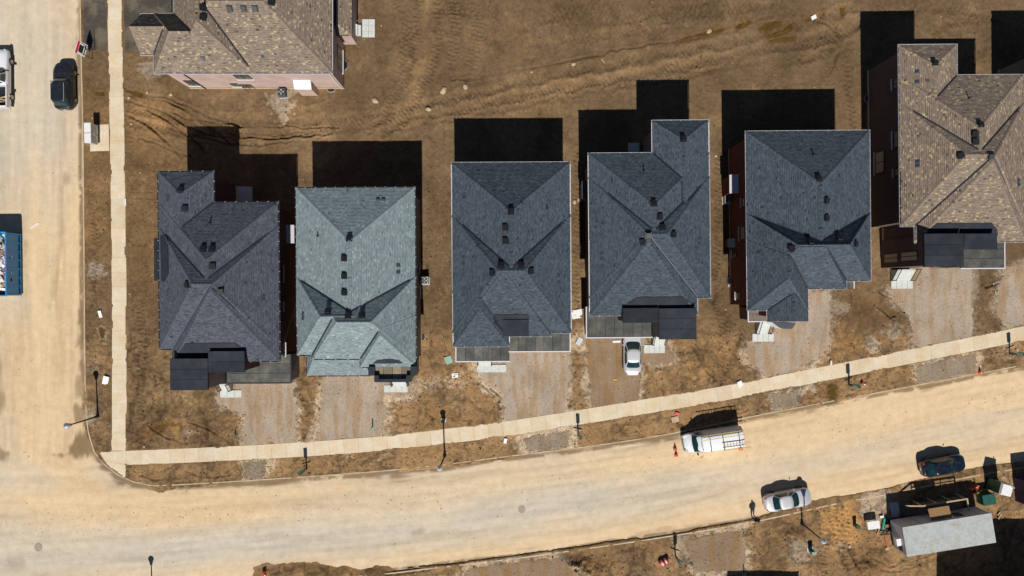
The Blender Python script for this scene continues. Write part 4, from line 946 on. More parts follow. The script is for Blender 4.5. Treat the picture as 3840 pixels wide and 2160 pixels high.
# --- brown roof, pink brick, top left
A, rA, rrA, rn = house('pink brick house with brown shingle roof beside the crossing road at top left',
    [(529, 54), (652, 52), (652, -138), (1244.5, -138), (1244.5, 273.5), (578, 273.5), (578, 205), (529, 205)],
    [H(660, 1244.5, -138, 273.5, 781, 3, 985, 3, 9.75), H(652, 951, -138, 273.5, 735, -60, 735, 77, 10.0, lift=0.01), H(578, 800, 52, 273.5, 634, 118, 760, 118, 9.3, gable='E', lift=0.02), H(529, 700, 54, 205, 529, 100, 700, 100, 8.4, gable='WE', lift=0.03)],
    'roof_brown', 'brick_pink', [(760, 28), (760, 64), (862, 32), (914, 32), (957, 32), (1017, 8)], [(760, 218), (985, 212)], rz=0.0, seed=3)
wy = wy_s = Y(273.5, ZE)+OVER; wx = X(1244.5, ZE)-OVER
for rc in ((700, 735, 301, 320), (883, 940, 280, 296), (868, 896, 312, 323), (908, 950, 316, 333)): window(A, 'S', wy, rc)
window(A, 'E', wx, (1264, 1283, 178, 262), M['interior'])
bumpout(A, 'S', wy, X(1112, 2), X(1172, 2), 0.1, 2.5, 0.75, M['brick_pink'], M['white'])
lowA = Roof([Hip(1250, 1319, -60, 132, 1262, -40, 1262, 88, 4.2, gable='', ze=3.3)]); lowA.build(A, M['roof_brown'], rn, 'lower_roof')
fit(VENT, 'roof_vent', lowA, 1275, 28, A)
w = MB(); x0, x1, yn, ys = X(1244, 3.3), X(1319, 3.3)-.25, Y(-60, 3.3), Y(132, 3.3)+.25; shell([(x0, ys), (x1, ys), (x1, yn), (x0, yn)], -.2, 3.15, w); w.build('rear_wing_wall', M['brick_pink'], A)
st = empty('rear_steps'); st.parent = A
for i in range(2): s_ = MB(); s_.box(X(1334)+i*.3+.01, X(1334)+(i+1)*.3, Y(136), Y(98), -.1, .55-.22*i); s_.build('step', M['concrete_new'], st)
for i in range(2):
    for j in range(3): s_ = MB(); a = X(1335)+.65; s_.box(a+i*.65+.01, a+(i+1)*.65-.01, Y(141)+j*.62+.01, Y(141)+(j+1)*.62-.01, -.05, .08); s_.build('paver', M['concrete_new'], st)
for px_, m_ in ((775, 'valley'), (1284, 'white')):
    q = MB(); q.bar((X(px_), wy_s-.06, .1), (X(px_), wy_s-.06, 6.2), .09); q.build('downspout', M[m_], A)
settle(A)

# --- plum slate roof nearest the corner
H1, r1, rr1, rn = house('slate roofed brick house at the corner lot beside the crossing sidewalk',
    [(595, 643), (803.6, 643), (803.6, 759), (1045, 759), (1047, 1356), (648, 1356), (648, 1308), (597, 1308)],
    [H(596, 1044, 759, 1100, 772.6, 976, 772.6, 1060, 9.0), H(595, 803.6, 643, 900, 676, 728, 676, 900, 7.6, gable='S', lift=-.02), H(597, 1046, 850, 1308, 720, 1066, 797, 1066, 9.21, lift=.012), H(648, 1047, 1069, 1356, 788, 1070, 788, 1089, 9.14, gable='N', lift=.024)],
    'roof_purple', 'brick_dark', [(680, 713), (693.5, 781), (763, 934), (796.5, 934), (796, 998), (703.5, 1067), (825.5, 1093)], [(632, 736), (632, 750), (628, 1091), (628, 1106), (986, 1112), (986, 1124)], [(790, 836)], True, 0.35, 5)
flat_roof(H1, (848, 1086, 1330, 1436), 3.3, M['mem_grey'], rn, 'SE', 'y', 0.95, M['brick_taupe'], trim='gutter_dark')
flat_roof(H1, (634.5, 776.7, 1344, 1463), 7.4, M['mem_black'], rn, '', 'y', 1.0, M['brick_taupe'], name='tower_roof')
flat_roof(H1, (778, 914.7, 1317, 1397), 7.38, M['mem_black'], rn, '', 'y', 1.0, M['brick_dark'], name='tower_roof')
drape(H1, r1, [(668, 1336), (672, 1318), (697, 1287), (881, 1287), (916, 1312), (918, 1340), (800, 1345)], M['mem_black'])
flat_roof(H1, (577, 618, 892, 1052), 6.3, M['mem_black'], rn, '', 'y', 3.0, M['brick_dark'], name='side_bay_roof')
drape(H1, r1, [(603, 885), (625, 880), (632, 905), (633, 1030), (615, 1058), (606, 1050)], M['mem_black'])
steps(H1, (826, 861, 1440, 1463), (824, 904, 1463, 1490), 3, 4, .8)
wx = X(1045, ZE)-OVER
for rc in ((1052, 1059, 1000, 1058), (1052, 1058, 1137, 1167), (1058, 1066, 1290, 1338)): window(H1, 'E', wx, rc)
bumpout(H1, 'E', wx, Y(913, 2), Y(850, 2), 0.2, 2.6, .6, M['brick_dark'], M['white'])
s_ = MB(); s_.box(X(850, .5), X(880, .5), Y(755, .5), Y(712, .5), -.1, .5); s_.box(X(882, .2), X(945, .2), Y(757, .1), Y(700, .1), -.1, .12); s_.build('rear_landing', M['concrete_new'], H1)
settle(H1)

# --- pale teal roof
H2, r2, rr2, rn = house('house with pale teal shingle roof, second from the corner',
    [(1112, 704), (1558, 704), (1559, 1376), (1351, 1376), (1351, 1346), (1170, 1346), (1170, 1330), (1115, 1330)],
    [H(1112, 1558, 704, 1220, 1312, 907, 1312, 1180, 8.8), H(1170, 1558.5, 1040, 1346, 1261, 1209, 1391, 1209, 9.45, lift=.01), H(1115, 1420, 1040, 1330, 1201, 1187, 1330, 1187, 9.1, lift=.02), H(1351, 1558.5, 1186, 1376, 1424, 1232, 1424, 1256, 8.85, lift=.03)],
    'roof_teal', 'brick_grey', [(1312, 895), (1293, 968), (1293, 1034), (1293, 1096), (1230, 1168), (1305, 1187), (1357, 1185)], [(1420, 748), (1440, 748), (1494, 996), (1494, 1021), (1137, 1176), (1137, 1193)], [(1194, 884)], True, 0.3, 7)
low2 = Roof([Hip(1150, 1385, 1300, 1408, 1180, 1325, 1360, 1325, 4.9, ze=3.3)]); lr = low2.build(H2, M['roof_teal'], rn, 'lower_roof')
gutters([(1150, 1300), (1385, 1300), (1385, 1408), (1150, 1408)], 3.28, lr, True)
w = MB(); shell([(X(1155, 3.3), Y(1404, 3.3)), (X(1385, 3.3), Y(1404, 3.3)), (X(1385, 3.3), Y(1300, 3.3)), (X(1155, 3.3), Y(1300, 3.3))], -.2, 3.1, w); w.build('garage_wall', M['brick_grey'], H2)
pr = flat_roof(H2, (1402, 1540, 1366, 1432), 6.45, M['mem_tan'], rn, '', 'x', .8, M['brick_grey'], name='porch_roof')
c = MB(); zt = 6.9
for a, b, n_, s__ in ((1380, 1404, 1376, 1409), (1538, 1562, 1376, 1409), (1402, 1420, 1409, 1434), (1522, 1540, 1409, 1434), (1420, 1522, 1422, 1434)): c.box(X(a, zt), X(b, zt)-.003, Y(s__, zt), Y(n_, zt)-.003, 6.0, zt)
c.build('coping', M['darkblue'], pr)
drape(H2, r2, [(1396, 1364), (1412, 1353), (1440, 1348), (1470, 1348), (1497, 1353), (1510, 1364)], M['mem_black'])
steps(H2, (1472, 1527, 1430, 1445), (1439, 1528, 1445, 1471), 4, 3, .6)
wx = X(1558, ZE)-OVER
for rc in ((1564, 1571, 987, 1022), (1564, 1571, 1082, 1117), (1576, 1582, 1330, 1372)): window(H2, 'E', wx, rc)
settle(H2)

# --- dark slate roof, middle of the row
H3, r3, rr3, rn = house('dark slate roofed house in the middle of the row with pale steps',
    [(1697, 610), (2139, 610), (2140, 1248), (2066, 1248), (2066, 1260), (1908, 1260), (1908, 1297), (1700, 1297)],
    [H(1697, 2139, 610, 1100, 1918, 793, 1918, 1020, 8.9), H(1698, 2140, 808, 1248, 1867, 1015, 1971, 1015, 9.02, lift=.01), H(1704, 2066, 900, 1260, 1881, 1022, 1895, 1022, 8.97, lift=.02), H(1700, 1908, 1040, 1297, 1800, 1060, 1800, 1160, 8.02, gable='N', lift=.015)],
    'roof_slate', 'brick_taupe', [(1918, 793), (1897, 852), (1897, 902), (1879, 995), (1955, 995), (1848, 1022), (1990, 1016)], [(1742, 730), (1742, 742), (1740, 964), (1740, 989), (2094, 1036), (2094, 1060)], [(2053, 782)], False, 0.3, 9)
flat_roof(H3, (1710.5, 1909, 1280, 1353), 3.3, M['mem_grey'], rn, 'SW', 'x', .8, M['brick_taupe'])
flat_roof(H3, (1910, 2135, 1235, 1317), 3.32, M['mem_grey'], rn, 'SE', 'x', .8, M['brick_taupe'])
flat_roof(H3, (1885, 1982, 1198, 1261), 7.3, M['mem_black'], rn, '', 'y', 1.5, M['brick_taupe'], name='tower_roof', base=5.0)
drape(H3, r3, [(1850, 1183), (1856, 1179), (1976, 1179), (1986, 1187), (1983, 1205), (1900, 1210), (1887, 1250), (1866, 1226), (1852, 1210)], M['mem_black'])
steps(H3, (1793, 1840, 1350, 1367), (1788, 1897, 1367, 1395), 4, 3, .6, 'LR')
settle(H3)

# --- slate roof with twin black flat towers and a car in the drive
H4, r4, rr4, rn = house('slate roofed house with black flat towers, silver sedan in its drive',
    [(2209, 574), (2449, 574), (2449, 453), (2660, 453), (2661, 1118), (2612, 1118), (2612, 1180), (2210, 1180)],
    [H(2209, 2660, 574, 900, 2453, 771, 2453, 880, 8.7), H(2449, 2659, 453, 760, 2567, 525, 2567, 760, 7.63, gable='S', lift=-.02), H(2210, 2661, 665, 1118, 2432, 878, 2504, 878, 8.84, lift=.012), H(2211, 2612, 888, 1180, 2432, 882, 2432, 905, 8.8, gable='N', lift=.02)],
    'roof_slate', 'brick_taupe', [(2565, 523), (2452, 763), (2473, 812), (2484, 853), (2431, 882), (2410, 907), (2523, 878)], [(2615, 573), (2258, 950), (2258, 970), (2620, 895), (2620, 915)], [(2416, 640)], False, 0.45, 11)
flat_roof(H4, (2198, 2440, 1148, 1263), 3.3, M['mem_grey'], rn, 'SW', 'x', .85, M['brick_taupe'])
flat_roof(H4, (2333, 2467.5, 1154, 1210), 7.15, M['mem_black'], rn, '', 'y', 1.0, M['brick_brown'], name='tower_roof', base=3.4)
flat_roof(H4, (2469, 2609, 1156, 1273), 7.18, M['mem_black'], rn, '', 'y', 1.0, M['brick_taupe'], name='tower_roof')
drape(H4, r4, [(2331, 1152), (2386, 1114), (2558, 1114), (2590, 1136), (2604, 1158), (2470, 1165), (2335, 1165)], M['mem_black'])
steps(H4, (2446, 2489, 1262, 1293), (2411, 2489, 1293, 1324), 4, 4, .9)
wx = X(2209, ZE)+OVER
bumpout(H4, 'W', wx, Y(744, 2), Y(682, 2), .2, 2.6, .6, M['brick_taupe'], M['ventgrey'])
s_ = MB(); s_.box(X(2360, .4), X(2400, .4), Y(570, .4), Y(535, .4), -.1, .4); s_.build('rear_landing', M['concrete_new'], H4)
settle(H4)

# --- slate roof, red brick flank
H5, r5, rr5, rn = house('slate roofed house with red brick side wall and front gable',
    [(2801.5, 492), (3264, 492), (3264, 1053), (3172, 1053), (3172, 1082), (3028, 1082), (3028, 1203), (2877, 1203), (2877, 1161), (2803, 1161)],
    [H(2801.5, 3264, 492, 960, 3081, 689, 3081, 930, 9.04), H(2803, 3264, 800, 1053, 2994, 918, 3188, 918, 9.38, lift=.01), H(2808, 3172, 820, 1082, 2994, 926, 3097, 926, 9.3, lift=.02), H(2803, 3028, 900, 1161, 2960, 960, 2960, 1043, 8.87, lift=.03), H(2877, 3028, 1050, 1203, 2976, 1060, 2976, 1203, 7.8, gable='NS', lift=.04)],
    'roof_slate', 'brick_red', [(3072, 670), (3099, 752), (3099, 817), (2970, 930), (3206, 914), (3040, 911), (3148, 897)], [(2862, 776), (2849, 945), (3245, 860), (3245, 925)], [(3053, 580)], False, 0.5, 13)
wx = X(2801.5, ZE)+OVER
for rc in ((2776, 2795, 849, 896), (2748, 2761, 939, 963), (2736, 2745, 1041, 1071), (2759, 2773, 1097, 1120), (2784, 2796, 742, 772)): window(H5, 'W', wx, rc)
bumpout(H5, 'W', wx, Y(724, 2), Y(660, 2), .2, 2.6, .7, M['brick_red'], M['white'])
bumpout(H5, 'W', wx, Y(924, 1), Y(896, 1), .2, 1.4, .5, M['brick_red'], M['concrete_new'])
flat_roof(H5, (3172, 3200, 1057, 1084), 6.3, M['mem_grey'], rn, 'E', 'x', 2.0, M['brick_red'])
flat_roof(H5, (2806, 2876, 1150, 1203), 3.0, M['wood_grey'], rn, 'SW', 'y', .7, M['brick_brown'], name='porch_roof')
b = MB(); z = 3.1
pp = [(2893, 1208), (2920, 1228), (2935, 1233), (2968, 1233), (2984, 1212)]; tp = [P(a, q, z) for a, q in pp]; bt = [Vector((p.x, p.y, 0)) for p in tp]
for i in range(len(pp)-1): b.poly([bt[i], bt[i+1], tp[i+1], tp[i]])
bo = b.build('bay_window', M['white'], H5); t = MB(); t.poly([Vector((p.x, p.y, z+.01)) for p in tp]); t.build('bay_roof', M['ventgrey'], bo)
steps(H5, (2840, 2882, 1205, 1250), (2818, 2898, 1250, 1280), 4, 6, 1.1)
settle(H5)

# --- brown roof at right
H8, r8, rr8, rn = house('brown shingle roofed house at the right with black flat towers over its garage',
    [(3373, 168), (3590, 168), (3590, 283), (3840, 283), (3842, 908), (3429, 908), (3429, 846), (3375, 846)],
    [H(3373, 3840, 283, 640, 3677, 480, 3677, 590, 9.05), H(3373, 3590, 168, 420, 3511, 245, 3511, 420, 7.58, gable='S', lift=-.02), H(3376, 3842, 385, 846, 3625, 580, 3735, 580, 9.22, lift=.012), H(3429, 3842, 605, 908, 3723, 584, 3723, 606, 9.15, gable='N', lift=.024)],
    'roof_brown', 'brick_brown', [(3507, 236), (3676, 468), (3657, 503), (3658, 531), (3604, 583), (3714, 586)], [(3441, 267), (3441, 306), (3441, 605), (3441, 620), (3818, 677), (3818, 693)], [(3634, 368)], False, 0.4, 15)
flat_roof(H8, (3602, 3763, 900, 1006), 3.4, M['mem_grey'], rn, 'SE', 'y', .95, M['brick_brown'])
flat_roof(H8, (3464, 3612, 875, 1000), 7.6, M['mem_black'], rn, '', 'y', 1.0, M['brick_brown'], name='tower_roof')
flat_roof(H8, (3613, 3738, 876, 936), 7.55, M['mem_black'], rn, '', 'y', 1.0, M['brick_brown'], name='tower_roof', base=3.5)
drape(H8, r8, [(3468, 882), (3480, 860), (3512, 837), (3716, 837), (3736, 862), (3738, 884)], M['mem_black'])
steps(H8, (3350, 3418, 1010, 1052), (3337, 3418, 1052, 1082), 4, 6, 1.1)
wx = X(3373, ZE)+OVER
for rc in ((3283, 3316, 567, 648), (3350, 3370, 293, 330), (3350, 3370, 491, 552), (3352, 3370, 633, 658)): window(H8, 'W', wx, rc, M['interior'] if rc[0] == 3283 else None)
wx = X(3464, 7.6)+.12
for rc in ((3313, 3365, 950, 985), (3376, 3438, 943, 979)): window(H8, 'W', wx, rc, M['interior'], False)
settle(H8)

# --- neighbours that only show a flank or cast their shadow into the picture
H9, r9, rr9, rn = house('grey house at the top right corner showing only its side wall', [(3912, 165), (4360, 165), (4360, 800), (3912, 800)],
    [H(3912, 4360, 165, 800, 4180, 390, 4180, 580, 9.0)], 'roof_slate', 'brick_grey', rz=0.4, seed=17); settle(H9)
HB, rB, rrB, rn = house('brick house below the frame shading the lower right corner', [(3686, 2262), (4200, 2262), (4200, 2900), (3686, 2900)],
    [H(3686, 4200, 2262, 2900, 3950, 2450, 3950, 2700, 9.0)], 'roof_slate', 'brick_taupe', rz=0.0, seed=19); settle(HB)
HC, rC, rrC, rn = house('brick house below the frame shading a strip of the lower edge', [(2822, 2478), (3110, 2478), (3110, 3000), (2822, 3000)],
    [H(2822, 3110, 2478, 3000, 2960, 2600, 2960, 2850, 8.5)], 'roof_slate', 'brick_taupe', rz=0.0, seed=21); settle(HC)
# ---------------------------------------------------------------- vehicles
def spow(c, e): return math.copysign(abs(c)**e, c)
def loft(mb, rings, close=True, mat=0):
    n = len(rings[0]); base = len(mb.v); vs = [v for r in rings for v in r]; fs = []
    for i in range(len(rings)-1):
        for k in range(n if close else n-1): fs.append((i*n+k, i*n+(k+1) % n, (i+1)*n+(k+1) % n, (i+1)*n+k))
    mb.mesh(vs, fs, mat)
def wheel(parent, x, y, r=0.33, w=0.22):
    t = MB(); n = 18; sg = 1 if y > 0 else -1
    prof = [(r*.62, -w/2), (r*.96, -w/2), (r, -w*.3), (r, w*.3), (r*.96, w/2), (r*.62, w/2)]
    rings = [[(x+q*math.cos(2*math.pi*k/n), y+o, r+q*math.sin(2*math.pi*k/n)) for q, o in prof] for k in range(n)]; rings.append(rings[0]); loft(t, rings, False)
    o = t.build('wheel', M['tyre'], parent, True); m = MB(); vs = [(x, y+sg*w*.42, r)]+[(x+r*.63*math.cos(2*math.pi*k/n), y+sg*w*.46, r+r*.63*math.sin(2*math.pi*k/n)) for k in range(n)]
    m.mesh(vs, [(0, k+1, (k+1) % n+1) if sg > 0 else (0, (k+1) % n+1, k+1) for k in range(n)]); m.build('rim', M['rim'], o); return o
def car(name, label, loc, heading, paintm, L=4.7, W=1.8, Hh=1.45, hood=.92, trunk=1.0, belt=.92, xw=.62, xr0=.12, xr1=-.95, xg=-1.62, nose=.62, tail=.75, rails=False, wheelr=.33, group='parked vehicles', n_side=2, suv=False, cat='car', roof_w=.70, mirror=True):
    """x forward; xw windscreen foot, xr0 / xr1 roof ends, xg rear glass foot (metres from centre)"""
    root = empty(name, loc, heading, label, cat, group); hl = L/2
    def halfw(x):
        t = abs(x)/hl; return W/2*(1-0.30*max(0, (t-.55)/.45)**2.4)*(1-.10*max(0, (t-.94)/.06))
    def top(x):
        if x > xw-.05: t = (x-xw)/(hl-xw); return hood-(hood-nose)*max(0, t)**2.6
        if x < xg+.05: t = (xg-x)/(hl+xg); return trunk-(trunk-tail)*max(0, t)**3
        t = (x-xg)/(xw-xg); return trunk+(hood-trunk)*t
    b = MB(); rings = []; N = 34
    xs = [hl*math.sin(math.pi/2*(-1+2*i/N)) for i in range(N+1)]
    for x in xs:
        w = halfw(x); z = top(x); endk = max(0, (abs(x)/hl-.9)/.1); zb = .22+.16*endk
        sec = [(-w*.90, zb), (-w*.985, zb+.12), (-w, .52), (-w*.985, min(z-.10, .74)), (-w*.93, z-.035), (-w*.72, z+.0), (-w*.35, z+.018), (0, z+.024)]
        sec += [(-a, c) for a, c in sec[-2::-1]]; rings.append([(x, a, c) for a, c in sec])
    loft(b, rings, False); b.poly(rings[0][::-1]); b.poly(rings[-1]); body = b.build('body', paintm, root, True)
    # cabin: superellipse loft from belt line to roof
    wb, wr = W/2*.93, W/2*roof_w; zb = belt-.06; zt = Hh
    def S_(th, t):
        e = 2/4.6; tt = t; f = xw+(xr0-xw)*tt; r = xg+(xr1-xg)*tt; cx, a = (f+r)/2, (f-r)/2; bw = wb+(wr-wb)*(tt**1.25); c, s = math.cos(th), math.sin(th)
        bow = .10*(1-(spow(s, e))**2)*(1 if c > 0 else -.6)*(1-.3*tt)*(abs(c) > .05)
        return Vector((cx+a*spow(c, e)+bow, bw*spow(s, e), zb+(zt-.05-zb)*(1-(1-tt)**1.12)))
    c_ = MB(); n = 48; rings = [[S_(2*math.pi*k/n, t) for k in range(n)] for t in (0, .2, .4, .6, .8, .93, 1)]
    last = rings[-1]; ctr = sum(last, Vector())/n
    for s_, dz in ((.97, .02), (.90, .036), (.7, .046), (.4, .052), (.06, .054)): rings.append([Vector((ctr.x+(p.x-ctr.x)*s_, p.y*s_, last[0].z+dz)) for p in last])
    loft(c_, rings); c_.poly(rings[-1]); c_.build('cabin', paintm, root, True)
    def pane(nm, th0, th1, t0=.12, t1=.9, lift=.012):
        g = MB(); m = 10; k = 6; gr = []
        for j in range(k+1):
            row = []
            for i in range(m+1):
                th = th0+(th1-th0)*i/m; t = t0+(t1-t0)*j/k; p = S_(th, t); e = 1e-3; d1 = S_(th+e, t)-S_(th-e, t); d2 = S_(th, t+e)-S_(th, t-e); nn = d1.cross(d2)
                if nn.length > 0: nn.normalize()
                if nn.dot(Vector((p.x-(xw+xg)/2, p.y, .3))) < 0: nn = -nn
                row.append(p+nn*lift)
            gr.append(row)
        loft(g, gr, False); return g.build(nm, M['carglass'], root, True)
    pane('windscreen', R(-40), R(40), .06, .93); pane('rear_window', R(142), R(218), .15, .92)
    for sg in (1, -1):
        spans = ((52, 82), (86, 128)) if n_side == 2 else ((52, 78), (81, 103), (106, 130))
        for a, q in spans: pane('side_window', sg*R(a), sg*R(q), .22, .88)
    for sg in (1, -1):
        for x in (hl*.60, -hl*.58): wheel(root, x, sg*(W/2-.10), wheelr)
        h = MB(); x0 = hl-.16; w = halfw(x0); h.mesh([(x0-.16, sg*w*.99, .66), (x0+.02, sg*w*.78, .62), (x0-.02, sg*w*.74, .75), (x0-.24, sg*w*.93, .80)], [(0, 1, 2, 3) if sg < 0 else (3, 2, 1, 0)]); 
        hb = MB(); hb.bar((x0-.20, sg*w*.96, .73), (x0+.05, sg*w*.72, .68), .10, .13); hb.build('headlight', M['clear_lens'], root)
        tb = MB(); xr = -hl+.14; w = halfw(xr); tb.bar((xr+.12, sg*w*.985, tail+.06), (xr-.04, sg*w*.74, tail+.03), .10, .16); tb.build('taillight', M['red_lens'], root)
        if mirror:
            m_ = MB(); m_.lathe((0, 0, 0), [(.02, -.07), (.085, -.05), (.10, 0), (.085, .05), (.02, .07)], 8); mo = m_.build('mirror', paintm, root, True); mo.scale = (.55, 1.1, .9); mo.location = (xw-.38, sg*(W/2+.09), belt+.05)
        if rails:
            r_ = MB(); r_.bar((xr0-.15, sg*wr*.88, Hh+.06), (xr1+.1, sg*wr*.88, Hh+.06), .04, .05); r_.build('roof_rail', M['alu'], root)
    bp = MB(); bp.box(-hl-.012, -hl+.03, -.16, .16, .56, .67); bp.build('licence_plate', M['plastic_white'], root)
    return root
def at(px, py, z=-0.12): p = P(px, py, 0); return Vector((p.x, p.y, z))
M['p_black'] = paint('black_paint', (0.012, 0.015, 0.022), .35); M['p_navy'] = paint('navy_paint', (0.006, 0.010, 0.020), .2)
M['p_silver'] = paint('silver_paint', (0.62, 0.63, 0.65), .35, .35); M['p_champ'] = paint('pale_silver_paint', (0.58, 0.58, 0.60), .35, .35); M['p_white'] = paint('white_paint', (0.74, 0.76, 0.80), .4)
car('parked_suv', 'black sport utility wagon with silver roof rail parked on the crossing road', at(254, 330), R(91), M['p_black'], 4.75, 1.92, 1.72, 1.04, 1.1, 1.05, .80, .18, -1.75, -2.12, .8, .92, True, .36, n_side=3, suv=True, cat='car', roof_w=.78)
car('parked_sedan', 'silver sedan nosed up to a garage on the gravel drive', at(2367, 1316, 0.06), R(90), M['p_silver'], 4.75, 1.86, 1.46, .93, 1.0, .92, 1.08, .18, -.95, -1.75, .70, .85)
car('parked_sedan', 'silver sedan parked along the lower kerb beside a standing person', at(2945, 1868), R(10.5), M['p_champ'], 4.8, 1.86, 1.46, .93, 1.0, .92, 1.08, .18, -.95, -1.75, .70, .85)
car('parked_hatchback', 'navy hatchback parked on the road behind the site office trailer', at(3522, 1741), R(10), M['p_navy'], 4.5, 1.8, 1.5, .93, 1.02, .95, 1.1, .2, -1.15, -1.85, .72, .9)
# --- white cargo van with roof rack
def van():
    root = empty('cargo_van', at(2662, 1642), R(188.5), 'white cargo van with ladders on its roof rack parked on the road', 'van', 'parked vehicles')
    L, W, Hh = 5.9, 2.0, 2.15; hl = L/2; xs = [-hl, -hl+.03, -hl+.12, -hl+.5, -1.5, -.5, .6, 1.15, 1.5, 1.95, 2.15, 2.5, 2.75, 2.9, 2.95]
    zt = [1.9, 2.05, 2.12, Hh, Hh, Hh, Hh, 2.12, 1.95, 1.42, 1.18, 1.08, .95, .75, .6]; ws = [.84, .93, .97, 1, 1, 1, 1, .99, .98, .96, .95, .91, .84, .76, .70]
    b = MB(); rings = []
    for x, z, w in zip(xs, zt, ws):
        w *= W/2; rt = 1 if x < 1 else max(.8, 1-.16*(x-1)); sec = [(-w*.93, .3), (-w, .45), (-w, .95), (-w*(.97 if z > 1.3 else .97), z*.62+.2 if z > 1.3 else z-.1), (-w*.86*rt if z > 1.3 else -w*.9, z-.10), (-w*.74*rt, z-.02), (-w*.4*rt, z+.015), (0, z+.02)]
        sec += [(-a, c) for a, c in sec[-2::-1]]; rings.append([(x, a, c) for a, c in sec])
    loft(b, rings, False); b.poly(rings[0][::-1]); b.poly(rings[-1]); b.build('body', M['p_white'], root, True)
    g = MB(); gr = []
    for t in (0, .33, .66, 1):
        x = 2.12-.82*t; z = 1.30+.74*t; gr.append([Vector((x-.10*(q/5)**2+.03, (W/2*(.86-.13*t))*q/5, z+.035)) for q in range(-5, 6)])
    loft(g, gr, False); g.build('windscreen', M['carglass'], root, True)
    for sg in (1, -1):
        s_ = MB(); s_.mesh([(1.85, sg*.985, 1.12), (1.0, sg*1.0, 1.12), (1.0, sg*.93, 1.75), (1.45, sg*.90, 1.75)], [(0, 1, 2, 3) if sg > 0 else (3, 2, 1, 0)]); s_.build('side_window', M['carglass'], root)
        for x in (1.85, -1.75): wheel(root, x, sg*(W/2-.11), .36)
        m_ = MB(); m_.box(-.06, .06, -.11, .11, -.16, .16); mo = m_.build('mirror', M['black'], root); mo.location = (1.72, sg*(W/2+.14), 1.25)
        h = MB(); h.bar((2.66, sg*.84, .92), (2.86, sg*.62, .86), .12, .18); h.build('headlight', M['clear_lens'], root)
        t_ = MB(); t_.box(-hl-.01, -hl+.08, sg*.93-.05, sg*.93+.05, .9, 1.5); t_.build('taillight', M['red_lens'], root)
    gl = MB(); gl.bar((2.93, -.5, .7), (2.93, .5, .7), .05, .16); gl.build('grille', M['black'], root)
    for x in (-2.35, -.75, .55):
        r_ = MB(); r_.bar((x, -.86, Hh+.16), (x, .86, Hh+.16), .045); r_.bar((x, -.84, Hh-.05), (x, -.84, Hh+.17), .05); r_.bar((x, .84, Hh-.05), (x, .84, Hh+.17), .05); r_.build('rack_bar', M['black'], root)
    return root
VAN = van()
def ladder(label, x0, x1, y, z, w, railm, tilt=0.0):
    T = Matrix.Translation(VAN.location) @ Matrix.Rotation(VAN.rotation_euler.z, 4, 'Z')
    root = empty('extension_ladder', T @ Vector(((x0+x1)/2, y, z)), VAN.rotation_euler.z+tilt, label, 'ladder', 'ladders on the van roof'); l = (x1-x0)/2
    for sg in (1, -1): r_ = MB(); r_.bar((-l, sg*w/2, 0), (l, sg*w/2, 0), .045, .08); r_.build('rail', railm, root)
    k = int(2*l/.30)
    for i in range(k): q = MB(); x = -l+.15+i*.3; q.tube([(x, -w/2, 0), (x, w/2, 0)], .022, 6); q.build('rung', M['alu'], root)
    return root
ladder('yellow railed ladder lying along the far side of the van roof', -2.9, 1.25, -.62, 2.42, .42, M['yellow'])
ladder('wide yellow and aluminium ladder overhanging the rear of the van roof', -3.35, -.6, .62, 2.42, .52, M['yellow'], R(-1.5))
